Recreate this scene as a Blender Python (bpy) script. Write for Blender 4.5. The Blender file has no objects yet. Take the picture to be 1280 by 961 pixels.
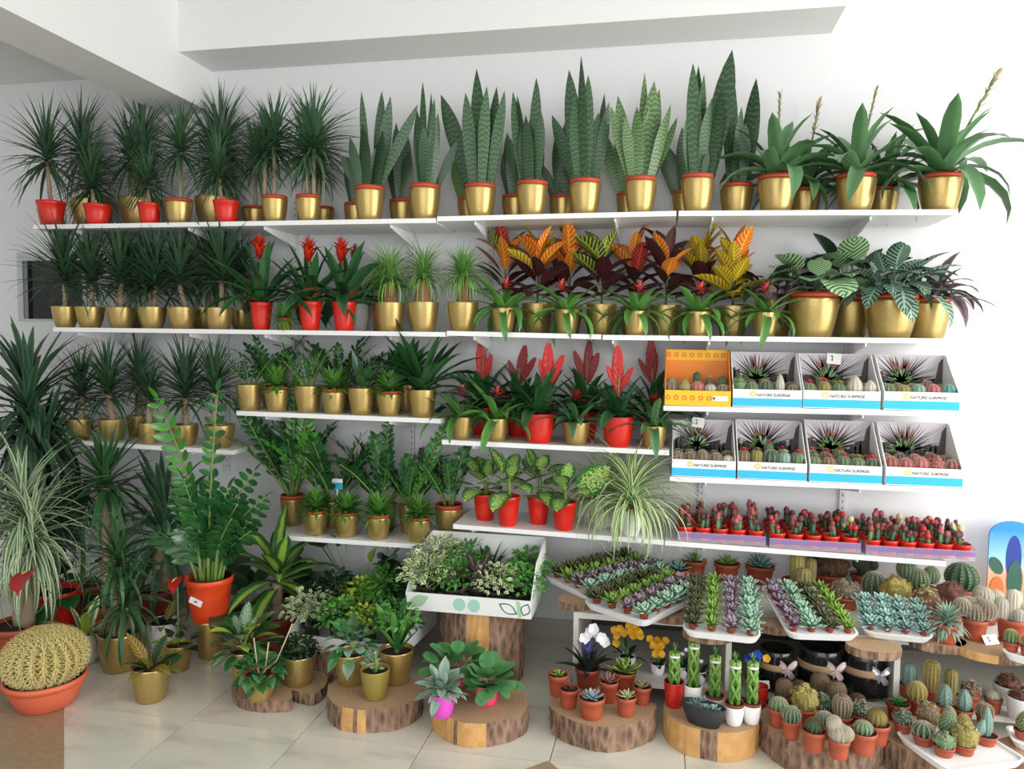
import bpy, math, random
from mathutils import Vector, Matrix, Euler, noise
scene = bpy.context.scene
COL = scene.collection
R = math.radians
# ------------------------------------------------------------------ camera
PITCH, YAW, ROLL, FPX, CAM = R(3.4), R(11.2), R(.65), 960.0, Vector((0, -3.5, 1.405))
cf = Vector((-math.sin(YAW) * math.cos(PITCH), math.cos(YAW) * math.cos(PITCH), -math.sin(PITCH)))
r0 = cf.cross(Vector((0, 0, 1))).normalized(); u0 = r0.cross(cf)
cr = math.cos(ROLL) * r0 + math.sin(ROLL) * u0; cu = cr.cross(cf)
cam = bpy.data.cameras.new('camera'); camo = bpy.data.objects.new('camera', cam); COL.objects.link(camo)
cam.sensor_width = 36; cam.lens = 36 * FPX / 1280; cam.clip_start = .05
mw = Matrix((cr, cu, -cf)).transposed().to_4x4(); mw.translation = CAM; camo.matrix_world = mw
scene.camera = camo
# ------------------------------------------------------------------ light and exposure
wd = bpy.data.worlds.new('daylight'); scene.world = wd; wd.use_nodes = True
bg = wd.node_tree.nodes['Background']; bg.inputs[0].default_value = (.93, .97, 1, 1); bg.inputs[1].default_value = .72
def area(name, loc, target, sx, sy, power, col=(1, 1, 1)):
    l = bpy.data.lights.new(name, 'AREA'); l.shape = 'RECTANGLE'; l.size = sx; l.size_y = sy; l.energy = power; l.color = col
    o = bpy.data.objects.new(name, l); COL.objects.link(o); o.location = loc
    o.rotation_euler = (Vector(target) - Vector(loc)).to_track_quat('-Z', 'Y').to_euler()
    return o
area('shop_window_light', (4.3, -2.6, 1.6), (0, -.3, 1.0), 4.2, 2.6, 170, (1, .985, .96))
area('shop_front_light', (-.3, -6.8, 1.7), (-.4, 0, 1.0), 5.0, 2.6, 75, (.97, .985, 1))
vs = scene.view_settings
vs.view_transform = 'Standard'; vs.look = 'None'; vs.gamma = 1; vs.exposure = .42; vs.use_curve_mapping = False
# ------------------------------------------------------------------ pixel -> world helpers (photo measurements)
def ray(x, y): return cf * FPX + cr * (x - 640) - cu * (y - 480.5)
def onY(x, y, Y): d = ray(x, y); return CAM + d * ((Y - CAM.y) / d.y)
def onZ(x, y, Z): d = ray(x, y); return CAM + d * ((Z - CAM.z) / d.z)
def mpp(p): return (Vector(p) - CAM).dot(cf) / FPX          # metres per photo pixel at a point
# ------------------------------------------------------------------ object helpers
def link(name, data, parent=None):
    o = bpy.data.objects.new(name, data); COL.objects.link(o)
    if parent: o.parent = parent
    return o
def root(name, loc, label, cat, group=None, rz=0):
    o = bpy.data.objects.new(name, None); o.empty_display_size = .05; COL.objects.link(o)
    o.location = loc; o.rotation_euler = (0, 0, rz); tag(o, label, cat, group); return o
def tag(o, label, cat, group=None):
    o['label'] = label; o['category'] = cat
    if group: o['group'] = group
    return o
def structure(o): o['kind'] = 'structure'; return o
class G:
    """geometry collector: verts, faces, uv per vert"""
    def __init__(s): s.v = []; s.f = []; s.uv = []; s.mi = []
    def add(s, v, f, uv=None, m=None, mi=0):
        n = len(s.v)
        s.v += [tuple(m @ Vector(p)) for p in v] if m is not None else [tuple(p) for p in v]
        s.f += [tuple(i + n for i in q) for q in f]
        s.mi += [mi] * len(f)
        s.uv += uv if uv else [(0, 0)] * len(v)
        return s
    def box(s, a, b, m=None):
        (x0, y0, z0), (x1, y1, z1) = a, b
        return s.add([(x0, y0, z0), (x1, y0, z0), (x1, y1, z0), (x0, y1, z0), (x0, y0, z1), (x1, y0, z1), (x1, y1, z1), (x0, y1, z1)], BOXF, None, m)
    def mesh(s, name, mat, smooth=True):
        me = bpy.data.meshes.new(name); me.from_pydata(s.v, [], s.f)
        l = me.uv_layers.new(name='UVMap'); vi = [0] * len(me.loops); me.loops.foreach_get('vertex_index', vi)
        l.data.foreach_set('uv', [c for i in vi for c in s.uv[i]])
        if smooth: me.polygons.foreach_set('use_smooth', [True] * len(me.polygons))
        for m in (mat if isinstance(mat, (list, tuple)) else [mat]): me.materials.append(m)
        if any(s.mi): me.polygons.foreach_set('material_index', s.mi)
        me.update(); return me
BOXF = [(3, 2, 1, 0), (4, 5, 6, 7), (0, 1, 5, 4), (1, 2, 6, 5), (2, 3, 7, 6), (3, 0, 4, 7)]
CACHE = {}
def cached(key, fn):
    if key not in CACHE: CACHE[key] = fn()
    return CACHE[key]
def part(name, mesh, parent, loc=(0, 0, 0), rot=(0, 0, 0), sc=1, stuff=False):
    o = link(name, mesh, parent)
    if isinstance(sc, (int, float)): sc = (sc, sc, sc)
    o.location = loc; o.rotation_euler = rot; o.scale = sc
    if stuff: o['kind'] = 'stuff'
    return o
def partm(name, mesh, parent, m):
    o = link(name, mesh, parent); o.matrix_basis = m; return o
# ------------------------------------------------------------------ materials
def lin(h):
    c = [int(h[i:i + 2], 16) / 255 for i in (0, 2, 4)]
    return tuple((x / 12.92 if x <= .04045 else ((x + .055) / 1.055) ** 2.4) for x in c) + (1,)
class NT:
    def __init__(s, name, rough=.5, metal=0, spec=.5):
        s.m = bpy.data.materials.new(name); s.m.use_nodes = True; s.t = s.m.node_tree
        s.b = s.t.nodes['Principled BSDF']; s.b.inputs['Roughness'].default_value = rough; s.b.inputs['Metallic'].default_value = metal
        s.b.inputs['Specular IOR Level'].default_value = spec
    def n(s, typ, ins={}, **kw):
        k = s.t.nodes.new('ShaderNode' + typ)
        for a, b in kw.items(): setattr(k, a, b)
        for a, b in ins.items():
            if hasattr(b, 'is_output'): s.t.links.new(b, k.inputs[a])
            else: k.inputs[a].default_value = b
        return k
    def math(s, op, a, b=0.0, c=0.0): return s.n('Math', {0: a, 1: b, 2: c}, operation=op).outputs[0]
    def mix(s, f, a, b, blend='MIX'):
        return s.n('MixRGB', {0: f, 1: a, 2: b}, blend_type=blend).outputs[0]
    def noise(s, scale, coord=None, detail=3): 
        i = {'Scale': scale, 'Detail': detail}
        if coord: i['Vector'] = coord
        return s.n('TexNoise', i).outputs[0]
    def coord(s, k='Object'): return s.n('TexCoord').outputs[k]
    def ramp(s, f, stops):
        k = s.n('ValToRGB', {0: f}); e = k.color_ramp.elements
        while len(e) < len(stops): e.new(.5)
        for el, (p, c) in zip(e, stops): el.position = p; el.color = c
        return k.outputs[0]
    def color(s, c):
        if hasattr(c, 'is_output'): s.t.links.new(c, s.b.inputs['Base Color'])
        else: s.b.inputs['Base Color'].default_value = c
        return s
    def bump(s, h, st=.3, dist=.005):
        k = s.n('Bump', {'Height': h, 'Strength': st, 'Distance': dist}); s.t.links.new(k.outputs[0], s.b.inputs['Normal']); return s
def plain(name, h, rough=.5, metal=0, var=0, nscale=30, bump=0, spec=.5):
    k = NT(name, rough, metal, spec); c = lin(h)
    if var or bump:
        nz = k.noise(nscale, k.coord())
        if var: k.color(k.mix(nz, tuple(x * (1 - var) for x in c[:3]) + (1,), tuple(min(1, x * (1 + var)) for x in c[:3]) + (1,)))
        else: k.color(c)
        if bump: k.bump(nz, bump)
    else: k.color(c)
    return k.m
def leafmat(name, base, second=None, mode='plain', rough=.4, var=.35, third=None, n=9):
    """leaf colours: u across (0..1, midrib .5), v along the blade"""
    k = NT(name, rough); uv = k.n('SeparateXYZ', {0: k.coord('UV')}); u, v = uv.outputs[0], uv.outputs[1]
    au = k.math('MULTIPLY', k.math('ABSOLUTE', k.math('SUBTRACT', u, .5)), 2.0)
    c = lin(base); s2 = lin(second) if second else c
    if mode == 'bands':
        nz = k.noise(3, k.coord('UV')); w = k.math('SINE', k.math('ADD', k.math('MULTIPLY', v, 120.0), k.math('MULTIPLY', nz, 16.0)))
        nz2 = k.noise(9, k.coord('UV'), 4); f = k.ramp(k.math('MULTIPLY', w, k.math('MULTIPLY', nz2, 1.5)), [(.1, (0, 0, 0, 1)), (.9, (1, 1, 1, 1))]); col = k.mix(f, c, s2)
    elif mode == 'veins':
        w = k.math('PINGPONG', k.math('SUBTRACT', k.math('MULTIPLY', v, float(n)), k.math('MULTIPLY', au, 1.6)), .5)
        f = k.ramp(w, [(.12, (1, 1, 1, 1)), (.2, (0, 0, 0, 1))]); mid = k.ramp(au, [(.08, (1, 1, 1, 1)), (.14, (0, 0, 0, 1))])
        bc = k.mix(k.noise(3, k.coord('UV')), c, lin(third)) if third else c
        col = k.mix(k.math('MAXIMUM', f, mid), bc, s2)
    elif mode == 'stripes':
        w = k.math('PINGPONG', k.math('SUBTRACT', k.math('MULTIPLY', v, float(n)), k.math('MULTIPLY', au, 2.2)), .5)
        f = k.ramp(w, [(.18, (0, 0, 0, 1)), (.3, (1, 1, 1, 1))]); col = k.mix(f, c, s2)
    elif mode == 'spots':
        nz = k.noise(14, k.coord('UV'), 2); f = k.ramp(k.math('SUBTRACT', nz, k.math('MULTIPLY', k.math('POWER', au, 3.0), .35)), [(.40, (0, 0, 0, 1)), (.52, (1, 1, 1, 1))]); col = k.mix(f, c, s2)
    elif mode == 'edge': col = k.mix(k.ramp(au, [(.3, (0, 0, 0, 1)), (.55, (1, 1, 1, 1))]), c, s2)
    elif mode == 'along': col = k.mix(v, c, s2)
    elif mode == 'tip': col = k.mix(k.ramp(v, [(.55, (0, 0, 0, 1)), (.95, (1, 1, 1, 1))]), c, s2)
    else: col = k.mix(k.math('MULTIPLY', au, .5), c, s2)
    rnd = k.n('ObjectInfo').outputs['Random']
    val = k.math('ADD', k.math('MULTIPLY', rnd, var), 1 - var / 2)
    h = k.n('HueSaturation', {'Value': val, 'Color': col}); k.color(h.outputs[0])
    return k.m
GOLD = NT('gold_lacquer', .34, .72); GOLD.color(GOLD.mix(GOLD.noise(9, GOLD.coord()), lin('AB9155'), lin('C0A86C'))); GOLD = GOLD.m
REDP = plain('red_plastic', 'D42412', .33); RIM = plain('terracotta_red_rim', 'BE4A30', .5)
TERRA = plain('terracotta_plastic', 'A84E33', .5, var=.08); TERRAD = plain('brown_plastic', '8E3A26', .5); SALMON = plain('salmon_plastic', 'D9694A', .5, var=.06)
WHITEP = plain('white_ceramic', 'F1F1F0', .25); PINK = plain('pink_ceramic', 'EE4D77', .35); MAGENTA = plain('magenta_ceramic', 'DB4FC4', .35)
ORANGE = plain('orange_plastic', 'D9451C', .42); NURS = plain('black_nursery_plastic', '2A2624', .6); BLACKC = plain('black_ceramic', '26282A', .5); REDGL = plain('red_glazed', 'B5231C', .2)
OLIVEP = plain('olive_gold_paint', '9C8B45', .45, .3)
SOIL = plain('potting_soil', '2C211B', .95, var=.5, nscale=90, bump=.8); BARKC = plain('bark_chips', '5A3A2A', .9, var=.5, nscale=60, bump=.8)
TRUNK = NT('cane_bark', .8); TRUNK.color(TRUNK.mix(TRUNK.math('PINGPONG', TRUNK.math('MULTIPLY', TRUNK.n('SeparateXYZ', {0: TRUNK.coord()}).outputs[2], 160.0), .5), lin('8F7A62'), lin('B7A58C'))); TRUNK = TRUNK.m
CAUDEX = plain('caudex_bark', '8A6446', .85, var=.35, nscale=60, bump=.5)
STEM = plain('green_stem', '6F8A42', .5); STEMD = plain('dark_stem', '3F5A30', .5)
DRAC = leafmat('dracaena_green', '2F5036', '54764F', rough=.42); DRACL = leafmat('dracaena_fresh_green', '2A5230', '4F7A45'); DRACV = leafmat('striped_pale_dracaena', '5E7F58', 'BFCFA8', 'edge'); DRACD = leafmat('deep_green_strap', '23432C', '5F7F62', rough=.33)
SANS = leafmat('snake_plant_bands', '2A482E', '4F6E44', 'bands', rough=.38); SANSL = leafmat('pale_snake_plant_bands', '44653A', '7E9A5E', 'bands', rough=.38)
BROM = leafmat('bromeliad_green', '48724A', '6A935E', rough=.3); BROMD = leafmat('deep_bromeliad_green', '27502C', '3F6E40', rough=.25); BROML = leafmat('fresh_bromeliad_green', '4A7E38', '6C9E4C', rough=.3)
REDFL = leafmat('red_bract', '980C0A', 'B81812', 'along', rough=.5, var=.2); DKRED = leafmat('dark_red_bract', '6E1010', '8C1A18', 'along', rough=.5, var=.2); ORFL = leafmat('orange_red_bract', 'B81A0E', 'D8381A', 'along', rough=.3, var=.2); CORAL = leafmat('coral_bract', 'C93A3A', 'E0605A', 'along', var=.2); BUD = leafmat('tan_bud', '7D6B4B', 'A59468', 'along', rough=.6)
CROT_O = leafmat('orange_croton', 'D0662A', 'F0B030', 'veins', third='C8502E'); CROT_Y = leafmat('yellow_croton', '7F7A20', 'E8C93C', 'veins', third='B58A26'); CROT_D = leafmat('dark_croton', '2A1A1C', '5C2A28', 'veins', third='40202A'); CROT_G = leafmat('green_croton', '1F3A1E', 'A9A83C', 'veins', third='2E4E22'); CROT_R = leafmat('red_croton', '8E2A26', 'C8503A', 'veins', third='6A1E24')
CALO = leafmat('striped_calathea', '3F6B3C', 'A9C49A', 'stripes', n=8); CALS = leafmat('silver_calathea', '2C4F3C', '9DB8A4', 'veins', n=8, third='3F6450'); CALD = leafmat('dark_calathea', '1F3526', '3C5540', 'stripes', n=8); PURP = leafmat('purple_leaf', '3B2430', '6B4C5C', 'edge')
ZZ = leafmat('zz_glossy_green', '22502A', '347030', rough=.2, var=.5); ZZL = leafmat('zz_fresh_green', '3A7A28', '4F9436', rough=.22)
TUFT = leafmat('tuft_green', '4C8636', '80B052'); GRASS = leafmat('ponytail_green', '5F9440', '8CBB60'); SPID = leafmat('spider_plant_stripes', '568E3C', 'D8E2B0', 'edge')
DIEF = leafmat('speckled_dieffenbachia', '2C642E', 'AAC86A', 'spots'); AGLA = leafmat('pale_marked_leaf', '3A6A3A', '9CB08A', 'spots'); FRAG = leafmat('lemon_centred_leaf', '8FB045', '2A5A28', 'edge')
BROAD = leafmat('broad_green_leaf', '2C5A2C', '417640', rough=.28); BROADD = leafmat('dark_broad_leaf', '1B3A22', '2E5433', rough=.28); ROUND = leafmat('matte_round_leaf', '468048', '66A062', rough=.55); SILV = leafmat('silver_leaf', '7F9A86', 'A9BFAE', rough=.6)
IVYV = leafmat('variegated_ivy', '548040', 'DCE4B4', 'edge'); IVYG = leafmat('bright_ivy', '488636', '6CA84C'); LIME = leafmat('lime_leaf', '9BB83C', 'C2D45E'); CRV = leafmat('yellow_veined_leaf', '34502C', 'B9A540', 'veins', third='5A5A2A'); BRZ = leafmat('bronze_leaf', '6B5A2C', 'B08A3A', 'veins', third='57602E')
MINT = leafmat('mint_echeveria', '7FA890', 'A8C8AE', 'tip', .55); MAUVE = leafmat('mauve_echeveria', '7C6878', 'A08C9C', 'tip', .55); LIMES = leafmat('lime_succulent', '6E9A3A', '9AB94F', 'tip', .5); OLIVES = leafmat('olive_succulent', '3F4F2C', '64603C', 'tip', .55); BLUES = leafmat('blue_grey_echeveria', '8FA5AE', 'B5C4CA', 'tip', .6); MAROON = leafmat('maroon_succulent', '6A342C', '7E4A3A', 'tip', .5); CREAMS = leafmat('cream_edged_succulent', '4E7A3C', 'E0D8A8', 'edge', .5); TAUPE = leafmat('taupe_succulent', '8A5F50', 'B08572', 'tip', .5); BLUEG = leafmat('blue_green_echeveria', '6E9A92', 'A4C4BA', 'tip', .55)
CAC_G = leafmat('cactus_green', '4A6B45', '6A8A5C', rough=.6); CAC_D = leafmat('dark_cactus_green', '2A4A30', '3F6040', rough=.6); CAC_B = leafmat('blue_green_cactus', '6A948A', '8FB4A4', rough=.55); CAC_T = leafmat('tan_cactus', '6E5A48', '86745E', rough=.8); CAC_W = leafmat('woolly_white_cactus', 'C2BBAA', 'DAD5C8', rough=.9); CAC_Y = leafmat('yellow_green_cactus', '85793A', 'A59A50', rough=.7); CAC_BR = leafmat('brown_cactus', '5A4030', '7A5A42', rough=.8); CAC_P = leafmat('pink_grafted_cactus', 'A04A50', 'C87878', rough=.6); CAC_R = leafmat('dusty_red_cactus', '823C3A', 'A05A54', rough=.7); CAC_CR = leafmat('cream_grafted_cactus', 'C8BE8A', 'DAD2A8', rough=.6); CAC_MR = leafmat('maroon_grafted_cactus', '5C3030', '7A4644', rough=.6); CAC_RED = leafmat('scarlet_grafted_cactus', 'C0282A', 'D84A48', rough=.6); CAC_TEAL = leafmat('dyed_teal_cactus', '3F9A9A', '62B4B0', rough=.7)
SP_W = plain('pale_spines', 'C8C0AA', .8); SP_Y = plain('straw_spines', 'D9C98A', .8); SP_B = plain('brown_spines', '8A6A4A', .8)
WHITE = plain('white_melamine', 'EDEDED', .35); CARD = plain('white_card', 'E8E8E6', .6); PLASW = plain('white_tray_plastic', 'F0F2F3', .4)
# ------------------------------------------------------------------ geometry generators
def wprof(shape, t):
    if shape == 'strap': return min(1, .7 + t * 1.5) * (1 - max(0, (t - .55) / .45) ** 2.2)
    if shape == 'linear': return min(1, .6 + 3 * t) * (1 - t ** 1.6)
    if shape == 'lance': return max(0, math.sin(math.pi * t ** .8)) ** .9
    if shape == 'oval': return max(0, math.sin(math.pi * t ** .85)) ** .7
    if shape == 'round': return math.sqrt(max(0, 1 - (2 * t - 1) ** 2))
    if shape == 'heart': return max(0, math.sin(math.pi * min(1, t + .12) ** .62)) ** .7
    if shape == 'sword': return (.62 + .75 * t) if t < .5 else max(0, .995 * (1 - ((t - .5) / .5) ** 2.3))
    if shape == 'spoon': return (.35 + .9 * t) if t < .7 else .98 * math.sqrt(max(0, 1 - ((t - .7) / .3) ** 2))
    return 1
def leafgeo(g, L=1, W=.1, bend=.5, shape='strap', n=6, fold=.25, pet=0, thick=0, m=None, twist=0, b0=0, wavy=0, mi=0):
    v = []; f = []; uv = []; x = z = 0.0; k = 4 if thick else 3
    ns = n + (2 if pet else 0)
    ts = ([0, pet * .5] + [pet + (1 - pet) * i / n for i in range(n + 1)]) if pet else [i / n for i in range(n + 1)]
    pt = 0
    for i, t in enumerate(ts):
        a = b0 - bend * (t + pt) / 2; d = (t - pt) * L; x += math.cos(a) * d; z += math.sin(a) * d; pt = t
        a2 = b0 - bend * t
        if pet and t <= pet + 1e-6: w = .006 * L if t < pet else .01 * L; bt = 0
        else: bt = (t - pet) / (1 - pet); w = W * wprof(shape, bt) / 2
        w = max(w, .0008 * L)
        nx, nz = -math.sin(a2), math.cos(a2); h = fold * w; th = thick * w
        ct, st = math.cos(twist * t), math.sin(twist * t); wv = wavy * w * math.sin(bt * 19)
        def P(yy, hh):
            yr = yy * ct - hh * st; hr = yy * st + hh * ct
            return (x + nx * hr, yr, z + nz * hr)
        v += [P(-w, h + wv), P(0, -(th if thick else 0)), P(w, h - wv)]; uv += [(0, bt), (.5, bt), (1, bt)]
        if thick: v += [P(0, th * .8)]; uv += [(.5, bt)]
    for i in range(len(ts) - 1):
        a, b = i * k, (i + 1) * k
        if thick: f += [(a, b, b + 1, a + 1), (a + 1, b + 1, b + 2, a + 2), (a + 2, b + 2, b + 3, a + 3), (a + 3, b + 3, b, a)]
        else: f += [(a, a + 1, b + 1, b), (a + 1, a + 2, b + 2, b + 1)]
    g.add(v, f, uv, m, mi); return (x, 0, z)
def leaf(mat, **kw):
    return cached(('leaf', mat.name) + tuple(sorted(kw.items())), lambda: (lambda g: (leafgeo(g, **kw), g.mesh('leaf', mat))[1])(G()))
def rotm(az, el, loc=(0, 0, 0), sc=1, roll=0):
    return Matrix.Translation(loc) @ Matrix.Rotation(az, 4, 'Z') @ Matrix.Rotation(-el, 4, 'Y') @ Matrix.Rotation(roll, 4, 'X') @ Matrix.Scale(sc, 4)
def tube(g, pts, rad, n=7, cap=True, m=None, mi=0, uv0=0):
    pts = [Vector(p) for p in pts]; v = []; f = []; uv = []
    for i, p in enumerate(pts):
        d = (pts[min(i + 1, len(pts) - 1)] - pts[max(i - 1, 0)]).normalized()
        a = d.cross(Vector((0, 1, 0)) if abs(d.y) < .9 else Vector((1, 0, 0))).normalized(); b = d.cross(a)
        r = rad[i] if isinstance(rad, (list, tuple)) else rad
        for k in range(n):
            t = 2 * math.pi * k / n; v.append(p + a * (r * math.cos(t)) + b * (r * math.sin(t))); uv.append((k / n, i / max(1, len(pts) - 1)))
    for i in range(len(pts) - 1):
        for k in range(n): f.append((i * n + k, i * n + (k + 1) % n, (i + 1) * n + (k + 1) % n, (i + 1) * n + k))
    if cap: f += [tuple(range(n))[::-1], tuple((len(pts) - 1) * n + k for k in range(n))]
    g.add(v, f, uv, m, mi)
def lathe(g, prof, n=24, ribs=0, depth=0, m=None, mi=0, wob=None):
    v = []; f = []; uv = []
    for i, (r, z) in enumerate(prof):
        for k in range(n):
            t = 2 * math.pi * k / n; rr = r * (1 - depth * (.5 - .5 * math.cos(ribs * t))) if ribs else r
            p = Vector((rr * math.cos(t), rr * math.sin(t), z))
            if wob: p += p * wob * (noise.noise(p * 2.7 + Vector((7, 3, 1))) + .4 * noise.noise(p * 6))
            v.append(p); uv.append(((.5 + .5 * math.cos(ribs * t)) if ribs else k / n, i / (len(prof) - 1)))
    for i in range(len(prof) - 1):
        for k in range(n): f.append((i * n + k, i * n + (k + 1) % n, (i + 1) * n + (k + 1) % n, (i + 1) * n + k))
    if prof[-1][0] > 1e-5: f.append(tuple((len(prof) - 1) * n + k for k in range(n)))
    if prof[0][0] > 1e-5: f.append(tuple(range(n))[::-1])
    g.add(v, f, uv, m, mi)
def shell(prof, inner): return prof + [(inner * .985, prof[-1][1])] + [(inner * .97, prof[-1][1] - .06), (inner * .93, .80), (0.001, .80)]
POTS = {  # outer profile, base fraction
 'gold': [(.68, 0), (.72, .015), (.80, .2), (.89, .45), (.965, .75), (1, .95), (1, 1)],
 'goldwide': [(.62, 0), (.66, .015), (.78, .2), (.89, .45), (.965, .75), (1, .95), (1, 1)],
 'red': [(.66, 0), (.70, .02), (.80, .3), (.88, .6), (.94, .86), (1, .88), (1, 1)],
 'redround': [(.70, 0), (.75, .02), (.88, .35), (.96, .7), (.985, .97), (.985, 1)],
 'terra': [(.74, 0), (.76, .02), (.84, .4), (.9, .78), (1, .80), (1, 1)],
 'white': [(.66, 0), (.74, .03), (.88, .3), (.96, .65), (.99, .96), (.99, 1)],
 'pinkp': [(.60, 0), (.68, .03), (.84, .3), (.97, .68), (1, .95), (1, 1)],
 'bowl': [(.62, 0), (.66, .03), (.80, .35), (.92, .7), (.93, .8), (1, .82), (1, .95), (.97, 1)],
}
POTMAT = dict(gold=('gold', GOLD), goldwide=('goldwide', GOLD), goldrim=('gold', GOLD), red=('red', REDP), redround=('redround', REDP), terra=('terra', TERRA), brown=('terra', TERRAD),
              white=('white', WHITEP), pink=('pinkp', PINK), magenta=('pinkp', MAGENTA), orange=('red', ORANGE), redglass=('redround', REDGL), bowl=('bowl', SALMON), olive=('gold', OLIVEP), redsq=('terra', REDP), nursery=('terra', NURS), whiterim=('white', WHITEP), bowlterra=('bowl', TERRA))
def potmesh(kind):
    pk, mat = POTMAT[kind]
    def mk():
        g = G(); lathe(g, shell(POTS[pk], .95), 24); return g.mesh('pot', mat)
    return cached(('pot', kind), mk)
def soilmesh(mat):
    def mk():
        g = G(); rg = random.Random(3); n = 16; v = [(0, 0, .03)]; f = []
        for j, r in enumerate((.5, 1)):
            for k in range(n): t = 2 * math.pi * k / n; v.append((r * math.cos(t), r * math.sin(t), rg.uniform(-.03, .05) if r < 1 else 0))
        for k in range(n):
            f += [(0, 1 + k, 1 + (k + 1) % n), (1 + k, 1 + n + k, 1 + n + (k + 1) % n, 1 + (k + 1) % n)]
        g.add(v, f); return g.mesh('soil', mat)
    return cached(('soil', mat.name), mk)
def rimmesh(mat):
    def mk():
        g = G(); lathe(g, [(.90, -.2), (.92, .45), (.97, .5), (.97, 1), (.91, 1), (.89, .2)], 24); g.f.pop(); return g.mesh('nursery_pot', mat)
    return cached(('rim', mat.name), mk)
def add_pot(t, kind, r, h, soil=SOIL):
    """pot of rim radius r and height h under thing t; returns the soil level"""
    if kind in ('goldrim', 'whiterim'):
        hg = h * .87; part('pot', potmesh(kind), t, sc=(r, r, hg))
        part('nursery_pot', rimmesh(RIM if kind == 'goldrim' else TERRAD), t, loc=(0, 0, hg * .93), sc=(r, r, h - hg * .93))
        part('soil', soilmesh(soil), t, loc=(0, 0, h * .93), sc=(r * .9, r * .9, r * .9)); return h * .93
    part('pot', potmesh(kind), t, sc=(r, r, h)); z = h * .88
    part('soil', soilmesh(soil), t, loc=(0, 0, z), sc=(r * .92, r * .92, r * .9)); return z
def crownmesh(key, mat, n=80, W=.045, elo=-25, ehi=85, bend=(.3, 1.1), axis=.25, shape='linear', nseg=5, lmin=.7, fold=.35, seed=1):
    def mk():
        rg = random.Random(seed); g = G()
        for i in range(n):
            q = i / n; el = R(elo + (ehi - elo) * q ** .9 + rg.uniform(-10, 10)); az = i * 2.39996 + rg.uniform(-.25, .25)
            leafgeo(g, L=rg.uniform(lmin, 1.05), W=W * rg.uniform(.8, 1.1), bend=rg.uniform(*bend) * (1.2 - .7 * q), shape=shape, n=nseg, fold=fold, m=rotm(az, el, (0, 0, axis * q)))
        return g.mesh('foliage', mat)
    return cached(('crown', key, mat.name, seed), mk)
def frond(mat, seed, nl=9, stem=STEM, ll=.17, bend=.5, start=.22, lw=.42):
    def mk():
        rg = random.Random(seed); g = G(); pts = []; x = z = 0; a = 0; N = 10
        for i in range(N + 1):
            pts.append((x, 0, z)); a = -bend * i / N; x += math.cos(a) / N; z += math.sin(a) / N
        tube(g, pts, [.018 - .013 * i / N for i in range(N + 1)], 5, mi=1)
        for j in range(nl):
            t = start + (1 - start) * (j + .5) / nl; i = min(N - 1, int(t * N)); p = Vector(pts[i]).lerp(Vector(pts[i + 1]), t * N - i); a = -bend * t
            for sd in (-1, 1):
                q = p + Vector((math.cos(a), 0, math.sin(a))) * (.5 / nl * (sd > 0) * .5)
                leafgeo(g, L=ll * rg.uniform(.85, 1.1) * (1 - .35 * t * (t > .8)), W=ll * lw, bend=.3, shape='oval', n=4, fold=.25,
                        m=Matrix.Translation(q) @ Matrix.Rotation(-a, 4, 'Y') @ Matrix.Rotation(sd * R(rg.uniform(42, 62)), 4, 'Z') @ Matrix.Rotation(-R(rg.uniform(5, 35)), 4, 'Y') @ Matrix.Rotation(sd * R(-25), 4, 'X'))
        leafgeo(g, L=ll, W=ll * lw, bend=.2, shape='oval', n=4, m=Matrix.Translation(pts[-1]) @ Matrix.Rotation(bend, 4, 'Y'))
        return g.mesh('frond', [mat, stem])
    return cached(('frond', mat.name, seed, nl, ll, bend), mk)
def rosette(mat, seed=1, n=22, W=.34, shape='spoon', elo=2, ehi=75, bend=-.35, thick=.28, lmin=.45, nseg=4):
    def mk():
        rg = random.Random(seed); g = G()
        for i in range(n):
            q = i / (n - 1); leafgeo(g, L=(1 - (1 - lmin) * q) * rg.uniform(.92, 1.05), W=W * (1 - .35 * q), bend=bend, shape=shape, n=nseg, fold=.3, thick=thick, m=rotm(i * 2.39996, R(elo + (ehi - elo) * q ** 1.1 + rg.uniform(-4, 4)), (0, 0, .12 * q)))
        return g.mesh('rosette', mat)
    return cached(('ros', mat.name, seed, n, W, shape, elo, ehi), mk)
def spineset(g, pts, L, rg, k=5, w=.085):
    for p, nrm in pts:
        nrm = Vector(nrm).normalized(); a = nrm.orthogonal().normalized(); b = nrm.cross(a); p = Vector(p)
        for j in range(k):
            t = 2 * math.pi * (j + rg.random() * .5) / k; d = (nrm * (.55 if k > 1 else 1) + (a * math.cos(t) + b * math.sin(t)) * (.8 if k > 1 else .15)).normalized(); s = d.orthogonal().normalized() * (L * w); s2 = d.cross(s)
            g.add([p + s, p - s * .5 + s2 * .87, p - s * .5 - s2 * .87, p + d * L], [(0, 1, 3), (1, 2, 3), (2, 0, 3)])
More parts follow.
